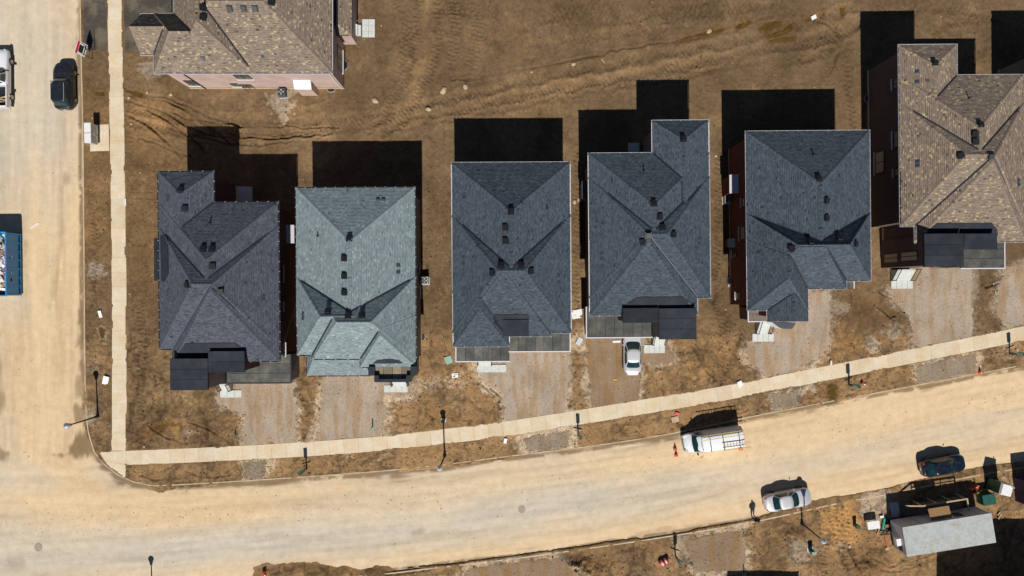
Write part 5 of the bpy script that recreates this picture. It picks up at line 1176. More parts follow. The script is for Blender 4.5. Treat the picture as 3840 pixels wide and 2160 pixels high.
# --- white pickup at the left edge
def pickup():
    root = empty('pickup_truck', at(15, 300), R(90.5), 'white pickup truck with open bed cut by the left edge of the picture', 'truck', 'parked vehicles'); L, W = 5.9, 2.0; hl = L/2; pm = M['p_white']
    xs = [-.85, -.8, -.3, .4, .9, 1.6, 2.3, 2.7, 2.88, 2.95]; zt = [1.18, 1.2, 1.2, 1.18, 1.16, 1.13, 1.10, 1.02, .85, .6]; ws = [1, 1, 1, 1, 1, 1, .97, .92, .84, .74]; b = MB(); rings = []
    for x, z, w in zip(xs, zt, ws):
        w *= W/2; sec = [(-w*.95, .42), (-w, .6), (-w, .95), (-w*.97, z-.1), (-w*.9, z-.02), (-w*.5, z+.02), (0, z+.03)]; sec += [(-a, c) for a, c in sec[-2::-1]]; rings.append([(x, a, c) for a, c in sec])
    loft(b, rings, False); b.poly(rings[0][::-1]); b.poly(rings[-1]); b.build('body', pm, root, True)
    c_ = MB(); f = lambda t: (1.0-.65*t, -.72+.10*t, W/2*(.95-.16*t), 1.12+.72*t); n = 40
    def S_(th, t): a1, a0, w, z = f(t); e = 2/5; return Vector(((a1+a0)/2+(a1-a0)/2*spow(math.cos(th), e), w*spow(math.sin(th), e), z))
    rings = [[S_(2*math.pi*k/n, t) for k in range(n)] for t in (0, .3, .6, .9, 1)]; last = rings[-1]; ctr = sum(last, Vector())/n
    for s_, dz in ((.95, .03), (.7, .045), (.1, .05)): rings.append([Vector((ctr.x+(p.x-ctr.x)*s_, p.y*s_, last[0].z+dz)) for p in last])
    loft(c_, rings); c_.poly(rings[-1]); c_.build('cabin', pm, root, True)
    def pane(nm, a, q, t0, t1):
        g = MB(); gr = [[S_(R(a+(q-a)*i/8), t0+(t1-t0)*j/4)+Vector((math.cos(R(a+(q-a)*i/8))*.012, math.sin(R(a+(q-a)*i/8))*.015, .008)) for i in range(9)] for j in range(5)]; loft(g, gr, False); g.build(nm, M['carglass'], root, True)
    pane('windscreen', -40, 40, .1, .93); pane('rear_window', 146, 214, .2, .9)
    for sg in (1, -1):
        pane('side_window', sg*52, sg*84, .12, .88); pane('side_window', sg*88, sg*126, .12, .88)
        w = MB(); w.box(-hl+.05, -.86, sg*W/2-.09 if sg > 0 else -W/2, sg*W/2 if sg > 0 else -W/2+.09, .5, 1.16); w.build('bed_side', pm, root)
        for x in (1.75, -1.85): wheel(root, x, sg*(W/2-.09), .38, .26)
        m_ = MB(); m_.box(-.05, .05, -.12, .12, -.1, .1); mo = m_.build('mirror', M['black'], root); mo.location = (.62, sg*(W/2+.16), 1.25)
        t_ = MB(); t_.box(-hl-.012, -hl+.06, sg*.9-.07, sg*.9+.07, .75, 1.1); t_.build('taillight', M['red_lens'], root)
        h = MB(); h.bar((2.6, sg*.9, .95), (2.85, sg*.66, .9), .12, .16); h.build('headlight', M['clear_lens'], root)
    t = MB(); t.box(-hl, -hl+.07, -W/2+.1, W/2-.1, .55, 1.13); t.build('tailgate', pm, root)
    fl = MB(); fl.box(-hl+.08, -.87, -W/2+.1, W/2-.1, .5, .62); fl.build('bed_floor', M['black'], root)
    bp = MB(); bp.box(-hl-.16, -hl-.02, -.95, .95, .45, .62); bp.build('bumper', M['alu'], root)
pickup()
cg = MB(); o = at(22, 378, .50); rn_ = random.Random(4)
for i in range(7): Mt = Matrix.Translation(o+Vector((rn_.uniform(-.5, .6), rn_.uniform(-.25, .3), .06+.05*i))) @ Matrix.Rotation(rn_.uniform(-.5, .5), 4, 'Z'); cg.box(-.5, .5, -.06, .06, 0, .04, M=Mt)
co_ = cg.build('lumber_offcuts', M['wood']); tag(co_, 'pale lumber offcuts lying in the bed of the white pickup', 'lumber', kind='stuff')
# --- blue roll-off bin full of rubbish
def dumpster():
    M['p_blue'] = paint('blue_bin_paint', (0.005, 0.25, 0.60), .45, coat=.2)
    L, W, hgt = 6.3, 2.45, 2.25; c = at(34, 993); root = empty('waste_bin', c, R(90.6), 'blue steel roll off waste bin heaped with rubbish at the left edge', 'waste bin'); pm = M['p_blue']; hl = L/2
    s_ = MB()
    for sg in (1, -1): s_.box(-hl, hl, sg*W/2-.06 if sg > 0 else -W/2, sg*W/2 if sg > 0 else -W/2+.06, .2, hgt)
    s_.box(-hl, -hl+.06, -W/2+.061, W/2-.061, .2, hgt-.002); s_.box(hl-.06, hl, -W/2+.061, W/2-.061, .2, hgt-.002); s_.box(-hl+.061, hl-.061, -W/2+.061, W/2-.061, .2, .3); s_.build('bin_body', pm, root)
    rm = MB()
    for sg in (1, -1): rm.bar((-hl, sg*(W/2+.03), hgt), (hl, sg*(W/2+.03), hgt), .12, .12); rm.bar((sg*hl, -W/2, hgt+.003), (sg*hl, W/2, hgt+.003), .12, .12)
    rm.build('rim', pm, root)
    for i in range(8):
        for sg in (1, -1): r_ = MB(); x = -hl+.1+i*(L-.2)/7; r_.box(x-.05, x+.05, min(sg*W/2, sg*(W/2+.11)), max(sg*W/2, sg*(W/2+.11)), .25, hgt-.07); r_.build('rib', pm, root)
    for sg in (1, -1): b = MB(); b.bar((-hl, sg*(W/2+.02), .28), (hl, sg*(W/2+.02), .28), .16, .16); b.build('bottom_rail', pm, root)
    for x in (-hl+.4, hl-.4):
        for y in (-.8, .8): w = MB(); w.tube([(x, y-.1, .12), (x, y+.1, .12)], .12, 12); w.build('roller', M['tyre'], root)
    T = Matrix.Translation(c) @ Matrix.Rotation(R(90.6), 4, 'Z'); rn_ = random.Random(12); d = MB(); cols = [M['plastic_white'], M['wood'], M['concrete_new'], M['black'], M['brick_pink'], M['p_blue'], M['wood_grey']]
    d.box(-hl+.1, hl-.1, -W/2+.1, W/2-.1, .4, 1.35, 2, M=T)
    for i in range(170):
        x, y = rn_.uniform(-hl+.5, hl-.5), rn_.uniform(-W/2+.35, W/2-.35); zz = 1.35+.55*(1-(y/(W/2))**2)*rn_.uniform(.4, 1.05)
        Mt = T @ Matrix.Translation((x, y, zz)) @ Matrix.Rotation(rn_.uniform(0, 3.1), 4, 'Z') @ Matrix.Rotation(rn_.uniform(-.6, .6), 4, 'X'); a, b_, c2 = rn_.uniform(.08, .5), rn_.uniform(.06, .3), rn_.uniform(.01, .08)
        d.box(-a, a, -b_, b_, -c2, c2, rn_.choices(range(7), (8, 3, 5, 1.5, 1, .5, 2))[0], M=Mt)
    o = d.build('construction_rubbish', cols); tag(o, 'white and wooden building rubbish heaped inside the blue bin', 'rubbish', kind='stuff')
dumpster()
# ---------------------------------------------------------------- street lamps and service posts
def gz(px, py): return ground_z(px, py)
def lamp(label, px, py, hpx, hpy):
    b = at(px, py, gz(px, py)-.05); root = empty('street_lamp', b, 0, label, 'street lamp', 'street lamps')
    p = MB(); p.tube([(0, 0, 0), (0, 0, .5), (0, 0, .55), (0, 0, 4.35)], [.13, .12, .085, .06], 10); p.build('pole', M['pole'], root, True)
    p = MB(); p.lathe((0, 0, 0), [(.18, 0), (.18, .18), (.13, .3), (.13, .55)], 10); p.build('base', M['pole'], root, True)
    c = MB(); c.lathe((0, 0, 4.3), [(.05, 0), (.14, .06), (.14, .14), (.17, .2)], 10); c.build('collar', M['pole'], root, True)
    g = MB(); g.lathe((0, 0, 4.5), [(.15, 0), (.2, .12), (.23, .3), (.22, .46)], 12); g.build('globe', M['plastic_white'], root, True)
    d = MB(); d.lathe((0, 0, 4.96), [(.30, 0), (.29, .05), (.2, .16), (.08, .22), (.03, .27), (.035, .33), (.01, .38)], 12); d.build('cap', M['alu'], root, True)
    return root
lamp('street lamp leaning shadow over the corner boulevard beside the crossing road', 367, 1561, 0, 0)
lamp('street lamp on the boulevard in front of the middle house', 1668, 1708, 0, 0)
lamp('street lamp standing in mud right of the silver sedan at the kerb', 3007, 1963, 0, 0)
lamp('street lamp below the lower edge whose shadow lies on the road', 571, 2262, 0, 0)
def post(label, px, py, rz):
    b = at(px, py, gz(px, py)-.05); root = empty('service_post', b, rz, label, 'utility post', 'service posts on the boulevard')
    p = MB(); p.box(-.06, .06, -.06, .06, 0, 2.3); p.build('post', M['green_box'], root)
    p = MB(); p.box(-.16, .16, .065, .26, 1.35, 2.2); p.build('meter_cabinet', M['green_pale'], root)
    p = MB(); p.box(-.18, .18, .05, .29, 2.202, 2.25); p.build('cabinet_lid', M['green_box'], root)
    p = MB(); p.bar((-.45, 0, .85), (.45, 0, .85), .08); p.build('crossbar', M['wood_grey'], root)
    p = MB(); p.tube([(0, .14, 0), (0, .14, 1.35)], .03, 8); p.build('conduit', M['ventgrey'], root)
post('green service post on the boulevard in front of the teal roofed house', 1150, 1758, R(20))
post('green service post beside the sidewalk below the drive of the silver sedan', 2168, 1630, R(-10))
post('green service post on the boulevard below the red brick house', 3184, 1443, R(30))
post('green service post at the right edge beside the bright sidewalk', 3786, 1326, R(25))
post('service post on the lower side of the road beside a striped barrel', 2532, 2085, R(-20))
def pedestal(label, px, py, rz, s=1.0, m='green_box', topm='green_pale'):
    b = at(px, py, gz(px, py)-.03); root = empty('cable_pedestal', b, rz, label, 'utility box', 'cable pedestals')
    q = MB(); q.box(-.2*s, .2*s, -.14*s, .14*s, 0, .95*s); q.build('cabinet', M[m], root); q = MB(); q.box(-.23*s, .23*s, -.17*s, .17*s, .952*s, 1.03*s); q.build('lid', M[topm], root); q = MB(); q.box(-.3*s, .3*s, -.24*s, .24*s, -.05, .06); q.build('plinth', M['concrete_new'], root)
pedestal('green cable pedestal on grey gravel left of the muddy tracks', 3038, 2062, R(10)); pedestal('dark green cable pedestal between mud and white folding table', 3204, 1966, R(5), .9, 'green_box', 'green_box')
pedestal('pale green box at the edge of the sidewalk before the middle house', 1664, 1576, R(-8), .8, 'green_pale', 'green_pale')
# hydrant-like teal risers
def riser(label, px, py, h=1.0, dx=0, dy=0, m='teal_pipe'):
    b = at(px, py, gz(px, py)-.03); q = MB(); q.tube([b, b+Vector((dx, dy, h))], .06, 8); q.tube([b+Vector((0, 0, -.01)), b+Vector((0, 0, .08))], .14, 10)
    o = q.build('service_riser', M[m]); tag(o, label, 'pipe', 'teal pipe risers')
riser('teal pipe riser in the gravel drive of the teal roofed house', 1398, 1600, 1.0); riser('teal pipe riser at the edge of the corner lot drive', 884, 1630, .6); riser('teal riser beside the shaded strip at the lower edge', 2790, 2152, 1.1)
# ---------------------------------------------------------------- signs and mailbox
def mailbox():
    c = at(366, 512, 0); root = empty('community_mailbox', c, R(1.5), 'grey community mailbox with two cabinets on a concrete pad beside the sidewalk', 'mailbox')
    p = MB(); p.box(-.75, 1.2, -1.5, 1.2, -.1, .07); p.build('pad', M['walk'], root)
    for i, y in enumerate((-.52, .52)):
        q = MB(); q.box(-.28, .28, y-.47, y+.47, .45, 1.62); o = q.build('cabinet', M['ventgrey'] if False else M['alu'], root)
        q = MB(); q.box(-.33, .33, y-.49, y+.49, 1.622, 1.68); q.build('lid', M['plastic_white'], o)
        for k in range(4):
            for j in range(3): d = MB(); d.box(.282, .292, y-.42+j*.28, y-.42+j*.28+.26, .55+k*.26, .55+k*.26+.24); d.build('door', M['concrete_new'], o)
        q = MB(); q.box(-.12, .12, y-.3, y+.3, .07, .448); q.build('pedestal', M['alu'], o)
mailbox()
M['sign_white'] = plain('sign_white', (.75, .75, .76), .5, 0, .04); M['sign_red'] = plain('sign_red', (.6, .02, .05), .5, 0, .04); M['sign_green'] = plain('sign_green', (.12, .35, .08), .5, 0, .1); M['sign_black'] = plain('sign_black', (.015, .015, .02), .5)
def realty_sign():
    c = at(352, 206, 0); root = empty('sale_sign', c, R(-16), 'white red and black real estate sign leaning on the boulevard at top left', 'sign')
    f = Matrix.Rotation(R(0), 4, 'X')
    for y in (-.45, .45): q = MB(); q.bar((0, y, 0), (0, y, 2.2), .05); q.build('post', M['black'], root)
    b = MB(); b.box(-.03, .03, -.62, .62, .95, 2.15); o = b.build('panel', M['sign_white'], root)
    for nm, y0, y1, z0, z1, m in (('red_band', -.60, .60, 1.88, 2.13, 'sign_red'), ('picture', -.35, .35, 1.32, 1.84, 'sign_black'), ('green_patch', -.3, .05, 1.36, 1.6, 'sign_green'), ('text_bar', -.5, .5, 1.08, 1.2, 'sign_black')):
        for s in (1, -1): q = MB(); q.box(min(s*.032, s*.036), max(s*.032, s*.036), y0, y1, z0, z1); q.build(nm, M[m], o)
    o.rotation_euler = (0, R(-14), 0)
realty_sign()
def sheet(name, label, px, py, w, h, rz, m, t=.03, lift=.03, cat='board', tilt=0):
    q = MB(); q.box(-w/2, w/2, -h/2, h/2, 0, t); o = q.build(name, M[m]); o.location = at(px, py, max(gz(px, py), 0)+lift); o.rotation_euler = (R(tilt), R(tilt*.6), R(rz)); tag(o, label, cat); return o
s1 = sheet('yard_sign', 'white yard sign lying face up on the dirt before the middle house', 1706, 1408, .62, .46, 6, 'sign_white', cat='sign')
for nm, a, b, c, d, m in (('blue_bar', -.2, .05, -.12, -.02, 'green_box'), ('red_bar', -.05, .22, .05, .12, 'sign_red')): q = MB(); q.box(a, b, c, d, .031, .035); q.build(nm, M[m], s1)
sheet('foam_board', 'white board tilted against the sidewalk edge near the red brick house', 2774, 1440, .5, .65, 25, 'plastic_white', .04, .08, 'board', 12)
sheet('milled_plank', 'white plank lying on the crossing road beside the blue bin', 127, 845, .95, .12, 36, 'plastic_white', .04, .0, 'plank').location.z = -.1
sheet('wood_stake', 'pale wooden stake lying in the open upper lot', 2261, 230, .10, .5, 35, 'wood', .05, .02, 'stake')
sheet('plastic_wrap', 'mint plastic wrap dropped on dirt right of the teal roofed house', 1682, 1350, .7, .8, 20, 'green_pale', .03, .02, 'litter', 8)
sheet('insulation_bag', 'crumpled white bag lying beside the corner lamp', 398, 1425, .55, .9, -18, 'plastic_white', .12, .01, 'litter', 14)
sheet('crumpled_bag', 'crumpled white plastic bag in the boulevard mud beside the crossing sidewalk', 377, 1178, .3, .75, 10, 'plastic_white', .1, .0, 'litter', 12)
sheet('white_litter', 'white litter lying in an ochre puddle at upper right', 3050, 66, .55, .4, 30, 'plastic_white', .1, .02, 'litter', 10)
sheet('cardboard_sheet', 'tan cardboard sheet on the boulevard above the white van', 2532, 1573, .75, .6, 15, 'wood', .03, .02, 'cardboard', 6)
sheet('red_bag', 'red bag lying beside the sidewalk above the white van', 2539, 1550, .45, .25, -20, 'sign_red', .15, .0, 'litter', 10)
sheet('salt_spill', 'white plaster spill in the side yard right of the middle house', 2164, 1178, 1.1, .9, 10, 'plastic_white', .015, .02, 'spill', 3)
sheet('block_of_ice', 'white plaster block in the gap before the fourth drive', 2172, 1280, .8, .5, 60, 'concrete_new', .06, .0, 'spill', 6)
sheet('foam_strip', 'white foam strip lying on the drive beside the silver sedan', 2312, 1281, .8, .22, 3, 'plastic_white', .06, .03, 'litter', 0)
sheet('yellow_strap', 'yellow offcut lying on the drive below the silver sedan', 2306, 1423, .35, .12, 5, 'yellow', .04, .05, 'litter', 0)
sheet('concrete_marker', 'white marker stub beside the sidewalk below the red brick house', 3113, 1360, .16, .45, -4, 'plastic_white', .2, .0, 'marker', 0)
sheet('paper_cup', 'white cup lying on the boulevard beside the long stained puddle', 1895, 1652, .3, .5, -12, 'plastic_white', .16, .0, 'litter', 6)
sheet('flat_marker', 'white slab standing at the inner edge of the crossing sidewalk', 473, 758, .16, .7, 2, 'plastic_white', .14, .0, 'marker', 0)
# ---------------------------------------------------------------- cones, barrel, grates
def cone(label, px, py, z=None, tip=None, s=1.0):
    b = at(px, py, gz(px, py) if z is None else z); root = empty('traffic_cone', b, random.uniform(0, 1), label, 'traffic cone', 'orange traffic cones')
    q = MB(); q.lathe((0, 0, 0), [(.16*s, .03), (.03*s, .7*s), (.015*s, .71*s)], 12); q.build('cone', M['orange'], root, True)
    q = MB(); q.box(-.2*s, .2*s, -.2*s, .2*s, 0, .035); q.build('foot', M['orange'], root)
    q = MB(); q.lathe((0, 0, 0), [(.118*s, .28*s), (.085*s, .45*s)], 12); q.build('white_band', M['plastic_white'], root, True)
    if tip is not None: root.rotation_euler = (R(82), 0, tip); root.location.z += .16
cone('orange cone nearest the kerb in front of the white van', 2532, 1683, -.12); cone('orange cone standing on the road off the front corner of the white van', 2536, 1707, -.12); cone('orange cone behind the white van', 2778, 1682, -.12)
cone('orange cone on the kerb at the far right of the boulevard', 3672, 1394, .02); cone('orange cone knocked over on the boulevard right of a green post', 3230, 1434, None, 1.0, .8); cone('orange cone in the mud heap at the lower left kerb', 992, 2142, None, .4)
def barrel():
    b = at(2488, 2102, gz(2488, 2102)); root = empty('construction_barrel', b+Vector((0, 0, .26)), R(25), 'orange barrel with black and white bands lying below the road', 'barrel'); root.rotation_euler = (0, R(90), R(30))
    q = MB(); q.lathe((0, 0, 0), [(.28, -.5), (.29, -.4), (.25, .4), (.23, .5)], 16); q.build('drum', M['orange'], root, True)
    for z, m in ((-.3, 'plastic_white'), (-.08, 'sign_black'), (.12, 'plastic_white'), (.3, 'sign_black')): q = MB(); q.lathe((0, 0, 0), [(.295-.045*(z+.5), z), (.292-.045*(z+.5), z+.12)], 16); q.build('band', M[m], root, True)
barrel()
def manhole(label, px, py, r=.38):
    b = at(px, py, -.118); root = empty('manhole_cover', b, 0, label, 'manhole cover', 'manhole covers in the road'); q = MB(); q.lathe((0, 0, 0), [(r, -.02), (r, .012), (r*.9, .016)], 24); q.build('cover', M['iron'], root); q = MB()
    n = 24; q.mesh([(rr*math.cos(2*math.pi*k/n), rr*math.sin(2*math.pi*k/n), .018) for rr in (r*1.0, r*1.1) for k in range(n)], [(k, (k+1) % n, n+(k+1) % n, n+k) for k in range(n)]); q.build('ring', M['iron'], root)
M['iron'] = plain('dusty_iron', (.33, .27, .21), .8, 0, .12)
manhole('dusty manhole cover at the road junction lower left', 141, 2054); manhole('dusty manhole cover in the middle of the lower road', 1957, 1911, .34)
def grate():
    b = at(602, 1836, -.115); root = empty('catch_basin_grate', b, R(2), 'iron catch basin grate at the bend of the kerb', 'drain grate')
    for i in range(5): q = MB(); q.box(-.3+i*.15-.03, -.3+i*.15+.03, -.33, .33, 0, .03); q.build('bar', M['sign_black'], root)
    for i in range(3): q = MB(); q.box(-.34, .34, -.28+i*.28-.02, -.28+i*.28+.02, .004, .026); q.build('crossbar', M['sign_black'], root)
grate()
# ---------------------------------------------------------------- air conditioners, window wells
def ac(label, px, py, pale):
    b = at(px, py, .05); root = empty('air_conditioner', b, R(3), label, 'air conditioner', 'outdoor cooling units'); m = M['alu'] if pale else M['ventgrey']
    q = MB(); q.box(-.42, .42, -.42, .42, -.1, .08); q.build('pad', M['concrete_new'], root); q = MB(); q.box(-.38, .38, -.38, .38, .08, .88); q.build('casing', m, root)
    q = MB(); q.lathe((0, 0, .882), [(.33, 0), (.33, .02), (.30, .022)], 18); q.build('fan_well', M['black'], root); q = MB()
    for k in range(4): Mt = Matrix.Rotation(k*math.pi/2, 4, 'Z'); q.mesh([Mt @ Vector(v) for v in ((.04, -.05, .908), (.27, -.12, .912), (.27, .08, .93), (.04, .05, .925))], [(0, 1, 2, 3)])
    q.build('fan', M['alu'], root)
    g = MB()
    for k in range(6): a = k*math.pi/6; g.bar((-.34*math.cos(a), -.34*math.sin(a), .94), (.34*math.cos(a), .34*math.sin(a), .94), .012)
    g.build('guard', M['black'], root)
ac('dark air conditioner against the pink brick wall', 1066, 354, False); ac('pale air conditioner beside the teal roofed house', 1596, 1053, True); ac('pale air conditioner beside the red brick side wall', 2722, 752, True)
def well(label, px, py, side, w=.6):
    b = at(px, py, 0); root = empty('window_well', b, side, label, 'window well', 'basement window wells'); q = MB(); n = 14; vs = []
    for r in (w, w-.04):
        for k in range(n+1): a = math.pi*k/n; vs.append((r*math.cos(a), r*.75*math.sin(a), .16))
    for k in range(n+1): a = math.pi*k/n; vs.append((w*math.cos(a), w*.75*math.sin(a), -.3))
    for k in range(n+1): a = math.pi*k/n; vs.append(((w-.04)*math.cos(a), (w-.04)*.75*math.sin(a), -.3))
    N = n+1; q.mesh(vs, [(k, k+1, N+k+1, N+k) for k in range(n)]+[(2*N+k, 2*N+k+1, k+1, k) for k in range(n)]+[(N+k, N+k+1, 3*N+k+1, 3*N+k) for k in range(n)]); q.build('liner', M['alu'], root)
    q = MB(); q.mesh([((w-.04)*math.cos(math.pi*k/n), (w-.04)*.75*math.sin(math.pi*k/n), .10) for k in range(n+1)], [tuple(range(n+1))]); q.build('pit', M['black'], root)
well('galvanised window well at the rear corner of the pink brick house', 1293, 245, R(-90), .5); well('galvanised window well below the pink brick front wall', 1243, 336, R(180), .42); well('galvanised window well beside the dark wall of the right brown house', 3253, 370, R(90), .45); well('galvanised window well right of the teal roofed house', 1583, 1262, R(-90), .45)
# ---------------------------------------------------------------- site office trailer and its yard
def trailer():
    c4 = [P(3381, 1978, 2.8), P(3715, 1924, 2.8), P(3739, 2034, 2.8), P(3402, 2088, 2.8)]; ctr = sum(c4, Vector())/4; rz = math.atan2((c4[1]-c4[0]).y, (c4[1]-c4[0]).x); L = (c4[1]-c4[0]).length; W = (c4[3]-c4[0]).length
    M['trailer_roof'] = membrane('worn_trailer_roof', (.40, .44, .45), (.32, .285, .235), 1.0)
    for n_ in M['trailer_roof'].node_tree.nodes:
        if n_.bl_idname == 'ShaderNodeTexNoise' and n_.inputs['Scale'].default_value < 2: n_.inputs['Scale'].default_value = 2.2; n_.inputs['Detail'].default_value = 6; n_.inputs['Distortion'].default_value = .8
    M['trailer_wall'] = plain('trailer_siding', (.44, .46, .52), .5, 0, .05); M['trailer_panel'] = plain('pale_grey_panel', (.40, .41, .42), .6)
    root = empty('site_office', Vector((ctr.x, ctr.y, 0)), rz, 'pale blue grey site office trailer with stained flat roof at lower right', 'trailer'); hl, hw = L/2, W/2
    b = MB(); b.box(-hl+.05, hl-.05, -hw+.05, hw-.05, .55, 2.72); b.build('body', M['trailer_wall'], root)
    r_ = MB(); r_.box(-hl, hl, -hw, hw, 2.722, 2.82); r_.build('roof', M['trailer_roof'], root, tone=True)
    s_ = MB(); s_.box(-hl+.1, hl-.1, -hw+.15, hw-.15, .1, .55); s_.build('skirt', M['black'], root)
    for i in range(9):
        p = MB(); a = -hl+.08+i*(L-.16)/9; p.box(a+.015, a+(L-.16)/9-.015, hw-.049, hw-.025, .6, 2.7); p.build('wall_panel', M['trailer_wall'] if i in (0, 2, 3, 5, 8) else M['trailer_panel'], root)
        if i in (1, 2, 7): q = MB(); q.box(a-.012, a+.012, hw-.05, hw-.015, .6, 2.7); q.build('seam_trim', M['darkblue'], root)
    for k in range(14): q = MB(); y = -hw+.1+k*(W-.2)/14; q.box(-hl+.02, -hl+.049, y+.01, y+(W-.2)/14-.01, .58, 2.7); q.build('siding_board', M['trailer_wall'], root)
    d = MB(); d.box(.1, 1.0, hw-.024, hw+.01, .6, 2.6); d.build('door', M['plastic_white'], root)
    w = MB(); w.box(1.25, 2.05, hw-.024, hw+.012, 1.4, 2.3); wo = w.build('window', M['frame_dark'], root); w = MB(); w.box(1.3, 2.0, hw+.013, hw+.016, 1.45, 2.25); w.build('pane', M['glass'], wo)
    a = MB(); a.box(-hl-.42, -hl+.02, -.62, .08, 1.6, 2.1); a.build('window_air_conditioner', M['plastic_white'], root)
    w = MB(); w.box(-hl-.02, -hl+.019, -1.2, -.64, 1.5, 2.2); w.build('end_window', M['frame_dark'], root)
    h = MB(); h.bar((-hl, 0, .45), (-hl-1.1, 0, .4), .1); h.bar((-hl, .7, .45), (-hl-1.1, 0, .4), .1); h.build('tow_bar', M['black'], root)
    for x in (-.6, .5):
        for y in (hw-.12, -hw+.12): wheel(root, x, y, .33)
    # timber landing and stairs along the road side
    dk = empty('timber_landing', root.location, rz, 'weathered timber stair and landing with rail against the trailer', 'stairs'); y0, y1 = hw+.05, hw+1.35
    nb = 9
    for i in range(nb): p = MB(); a_ = y0+i*(y1-y0)/nb; p.box(-1.6, 2.9, a_+.006, a_+(y1-y0)/nb-.006, .80, .84+.004*(i % 2)); p.build('deck_board', M['wood_grey'], dk)
    for i in range(5): p = MB(); p.box(-1.9-i*.28, -1.63-i*.28, y0, y1, .66-i*.15, .70-i*.15); p.build('tread', M['wood_grey'], dk)
    p = MB(); p.box(-3.9, -3.05, y0-.1, y1+.1, 0, .06); p.build('foot_slab', M['concrete_new'], dk)
    for x in (-1.6, -.1, 1.4, 2.85): p = MB(); p.box(x-.05, x+.05, y1-.06, y1+.04, 0, 1.85); p.build('post', M['wood'], dk)
    p = MB(); p.box(-1.65, 2.95, y1-.05, y1+.09, 1.85, 1.90); p.build('hand_rail', M['wood'], dk); p = MB(); p.bar((-1.65, y1+.02, 1.86), (-3.0, y1+.02, 1.15), .14, .05); p.build('stair_rail', M['wood'], dk)
    p = MB(); p.box(2.81, 2.95, y0+.1, y1-.06, 1.852, 1.90); p.build('end_rail', M['wood'], dk)
    for z in (1.15, 1.5): p = MB(); p.box(-1.6, 2.9, y1-.04, y1-.01, z, z+.12); p.build('guard_board', M['wood_grey'], dk)
    pb = MB(); pb.box(-1.35, .75, 0, 1.15, 0, .025); po = pb.build('plywood_canopy', plain('plywood', (.30, .17, .075), .8)); po.location = root.matrix_world @ Vector((0, 0, 0)); Tm = Matrix.Translation(root.location) @ Matrix.Rotation(rz, 4, 'Z') @ Matrix.Translation((0, hw+.02, 2.45)) @ Matrix.Rotation(R(-12), 4, 'X'); po.matrix_world = Tm; tag(po, 'brown plywood sheet fixed as canopy over the trailer door', 'plywood')
    return root
trailer()
def toilet():
    root = empty('portable_toilet', at(3716, 1813, 0), R(-14), 'dark green portable toilet with white roof right of the trailer stairs', 'portable toilet')
    b = MB(); b.box(-.56, .56, -.56, .56, .12, 2.1); b.build('cabin', M['green_box'], root); d = MB(); d.box(-.4, .4, -.60, -.565, .2, 2.0); d.build('door', M['green_box'], root)
    r_ = MB(); r_.mesh([(-.6, -.6, 2.1), (.6, -.6, 2.1), (.6, .6, 2.1), (-.6, .6, 2.1), (-.5, -.5, 2.3), (.5, -.5, 2.3), (.5, .5, 2.3), (-.5, .5, 2.3)], [(4, 5, 6, 7), (0, 1, 5, 4), (1, 2, 6, 5), (2, 3, 7, 6), (3, 0, 4, 7), (3, 2, 1, 0)]); r_.build('roof', M['plastic_white'], root)
    s = MB(); s.box(-.62, .62, -.62, .62, 0, .118); s.build('skid', M['black'], root); v = MB(); v.tube([(.4, .4, 2.2), (.4, .4, 2.6)], .05, 8); v.build('vent_pipe', M['plastic_white'], root)
toilet()
def container():
    M['p_purple'] = paint('purple_paint', (.035, .012, .085), .45, coat=.2); c = at(3808, 1878, 0); root = empty('shipping_container', c, R(8), 'purple corrugated steel container at the right edge', 'container'); q = MB(); L, W, h = 6.0, 2.44, 2.6; n = 28
    q.box(.06, L-.06, .06, W-.06, .05, h-.05); q.build('body', M['p_purple'], root)
    for k in range(12): r_ = MB(); y = .1+k*(W-.2)/12; r_.box(-.005, .055, y, y+(W-.2)/24, .15, h-.12); r_.build('corrugation', M['p_purple'], root)
    t = MB(); t.box(0, L, 0, W, h-.049, h); t.build('roof', M['p_purple'], root)
    for x in (0, L-.12):
        for y in (0, W-.12): p = MB(); p.box(x-.01, x+.13, y-.01, y+.13, 0, h-.05); p.build('corner_post', M['p_purple'], root)
container()
b = MB(); b.box(-.62, .62, -.5, .5, .05, 1.05); o = b.build('green_bin', M['green_box']); o.location = at(3682, 1862, 0); o.rotation_euler = (0, 0, R(10)); tag(o, 'dark green steel tool bin beside the trailer landing', 'bin'); l_ = MB(); l_.box(-.65, -.01, -.53, .53, 1.052, 1.1); l_.build('lid', M['green_box'], o); l_ = MB(); l_.box(.01, .65, -.53, .53, 1.052, 1.1); l_.build('lid', M['green_box'], o)
def generator():
    root = empty('generator', at(3648, 1832, 0), R(30), 'small yellow framed generator between toilet and timber landing', 'generator'); q = MB(); q.box(-.35, .35, -.25, .25, .1, .5); q.build('engine', M['sign_red'], root)
    for y in (-.28, .28):
        for a, b_ in (((-.42, y, .05), (-.42, y, .65)), ((.42, y, .05), (.42, y, .65)), ((-.42, y, .65), (.42, y, .65)), ((-.42, y, .05), (.42, y, .05))): f = MB(); f.bar(a, b_, .045); f.build('frame_bar', M['yellow'], root)
    q = MB(); q.box(-.3, .1, -.2, .2, .505, .6); q.build('fuel_tank', M['black'], root)
generator()
def table():
    root = empty('folding_table', at(3262, 1960, gz(3262, 1960)), R(8), 'white plastic folding table left of the trailer', 'table'); t = MB(); t.box(-.62, .62, -.4, .4, .70, .74); t.build('top', M['plastic_white'], root)
    for x in (-.5, .5):
        for y in (-.3, .3): l = MB(); l.bar((x, y, 0), (x, y, .7), .04); l.build('leg', M['alu'], root)
table()
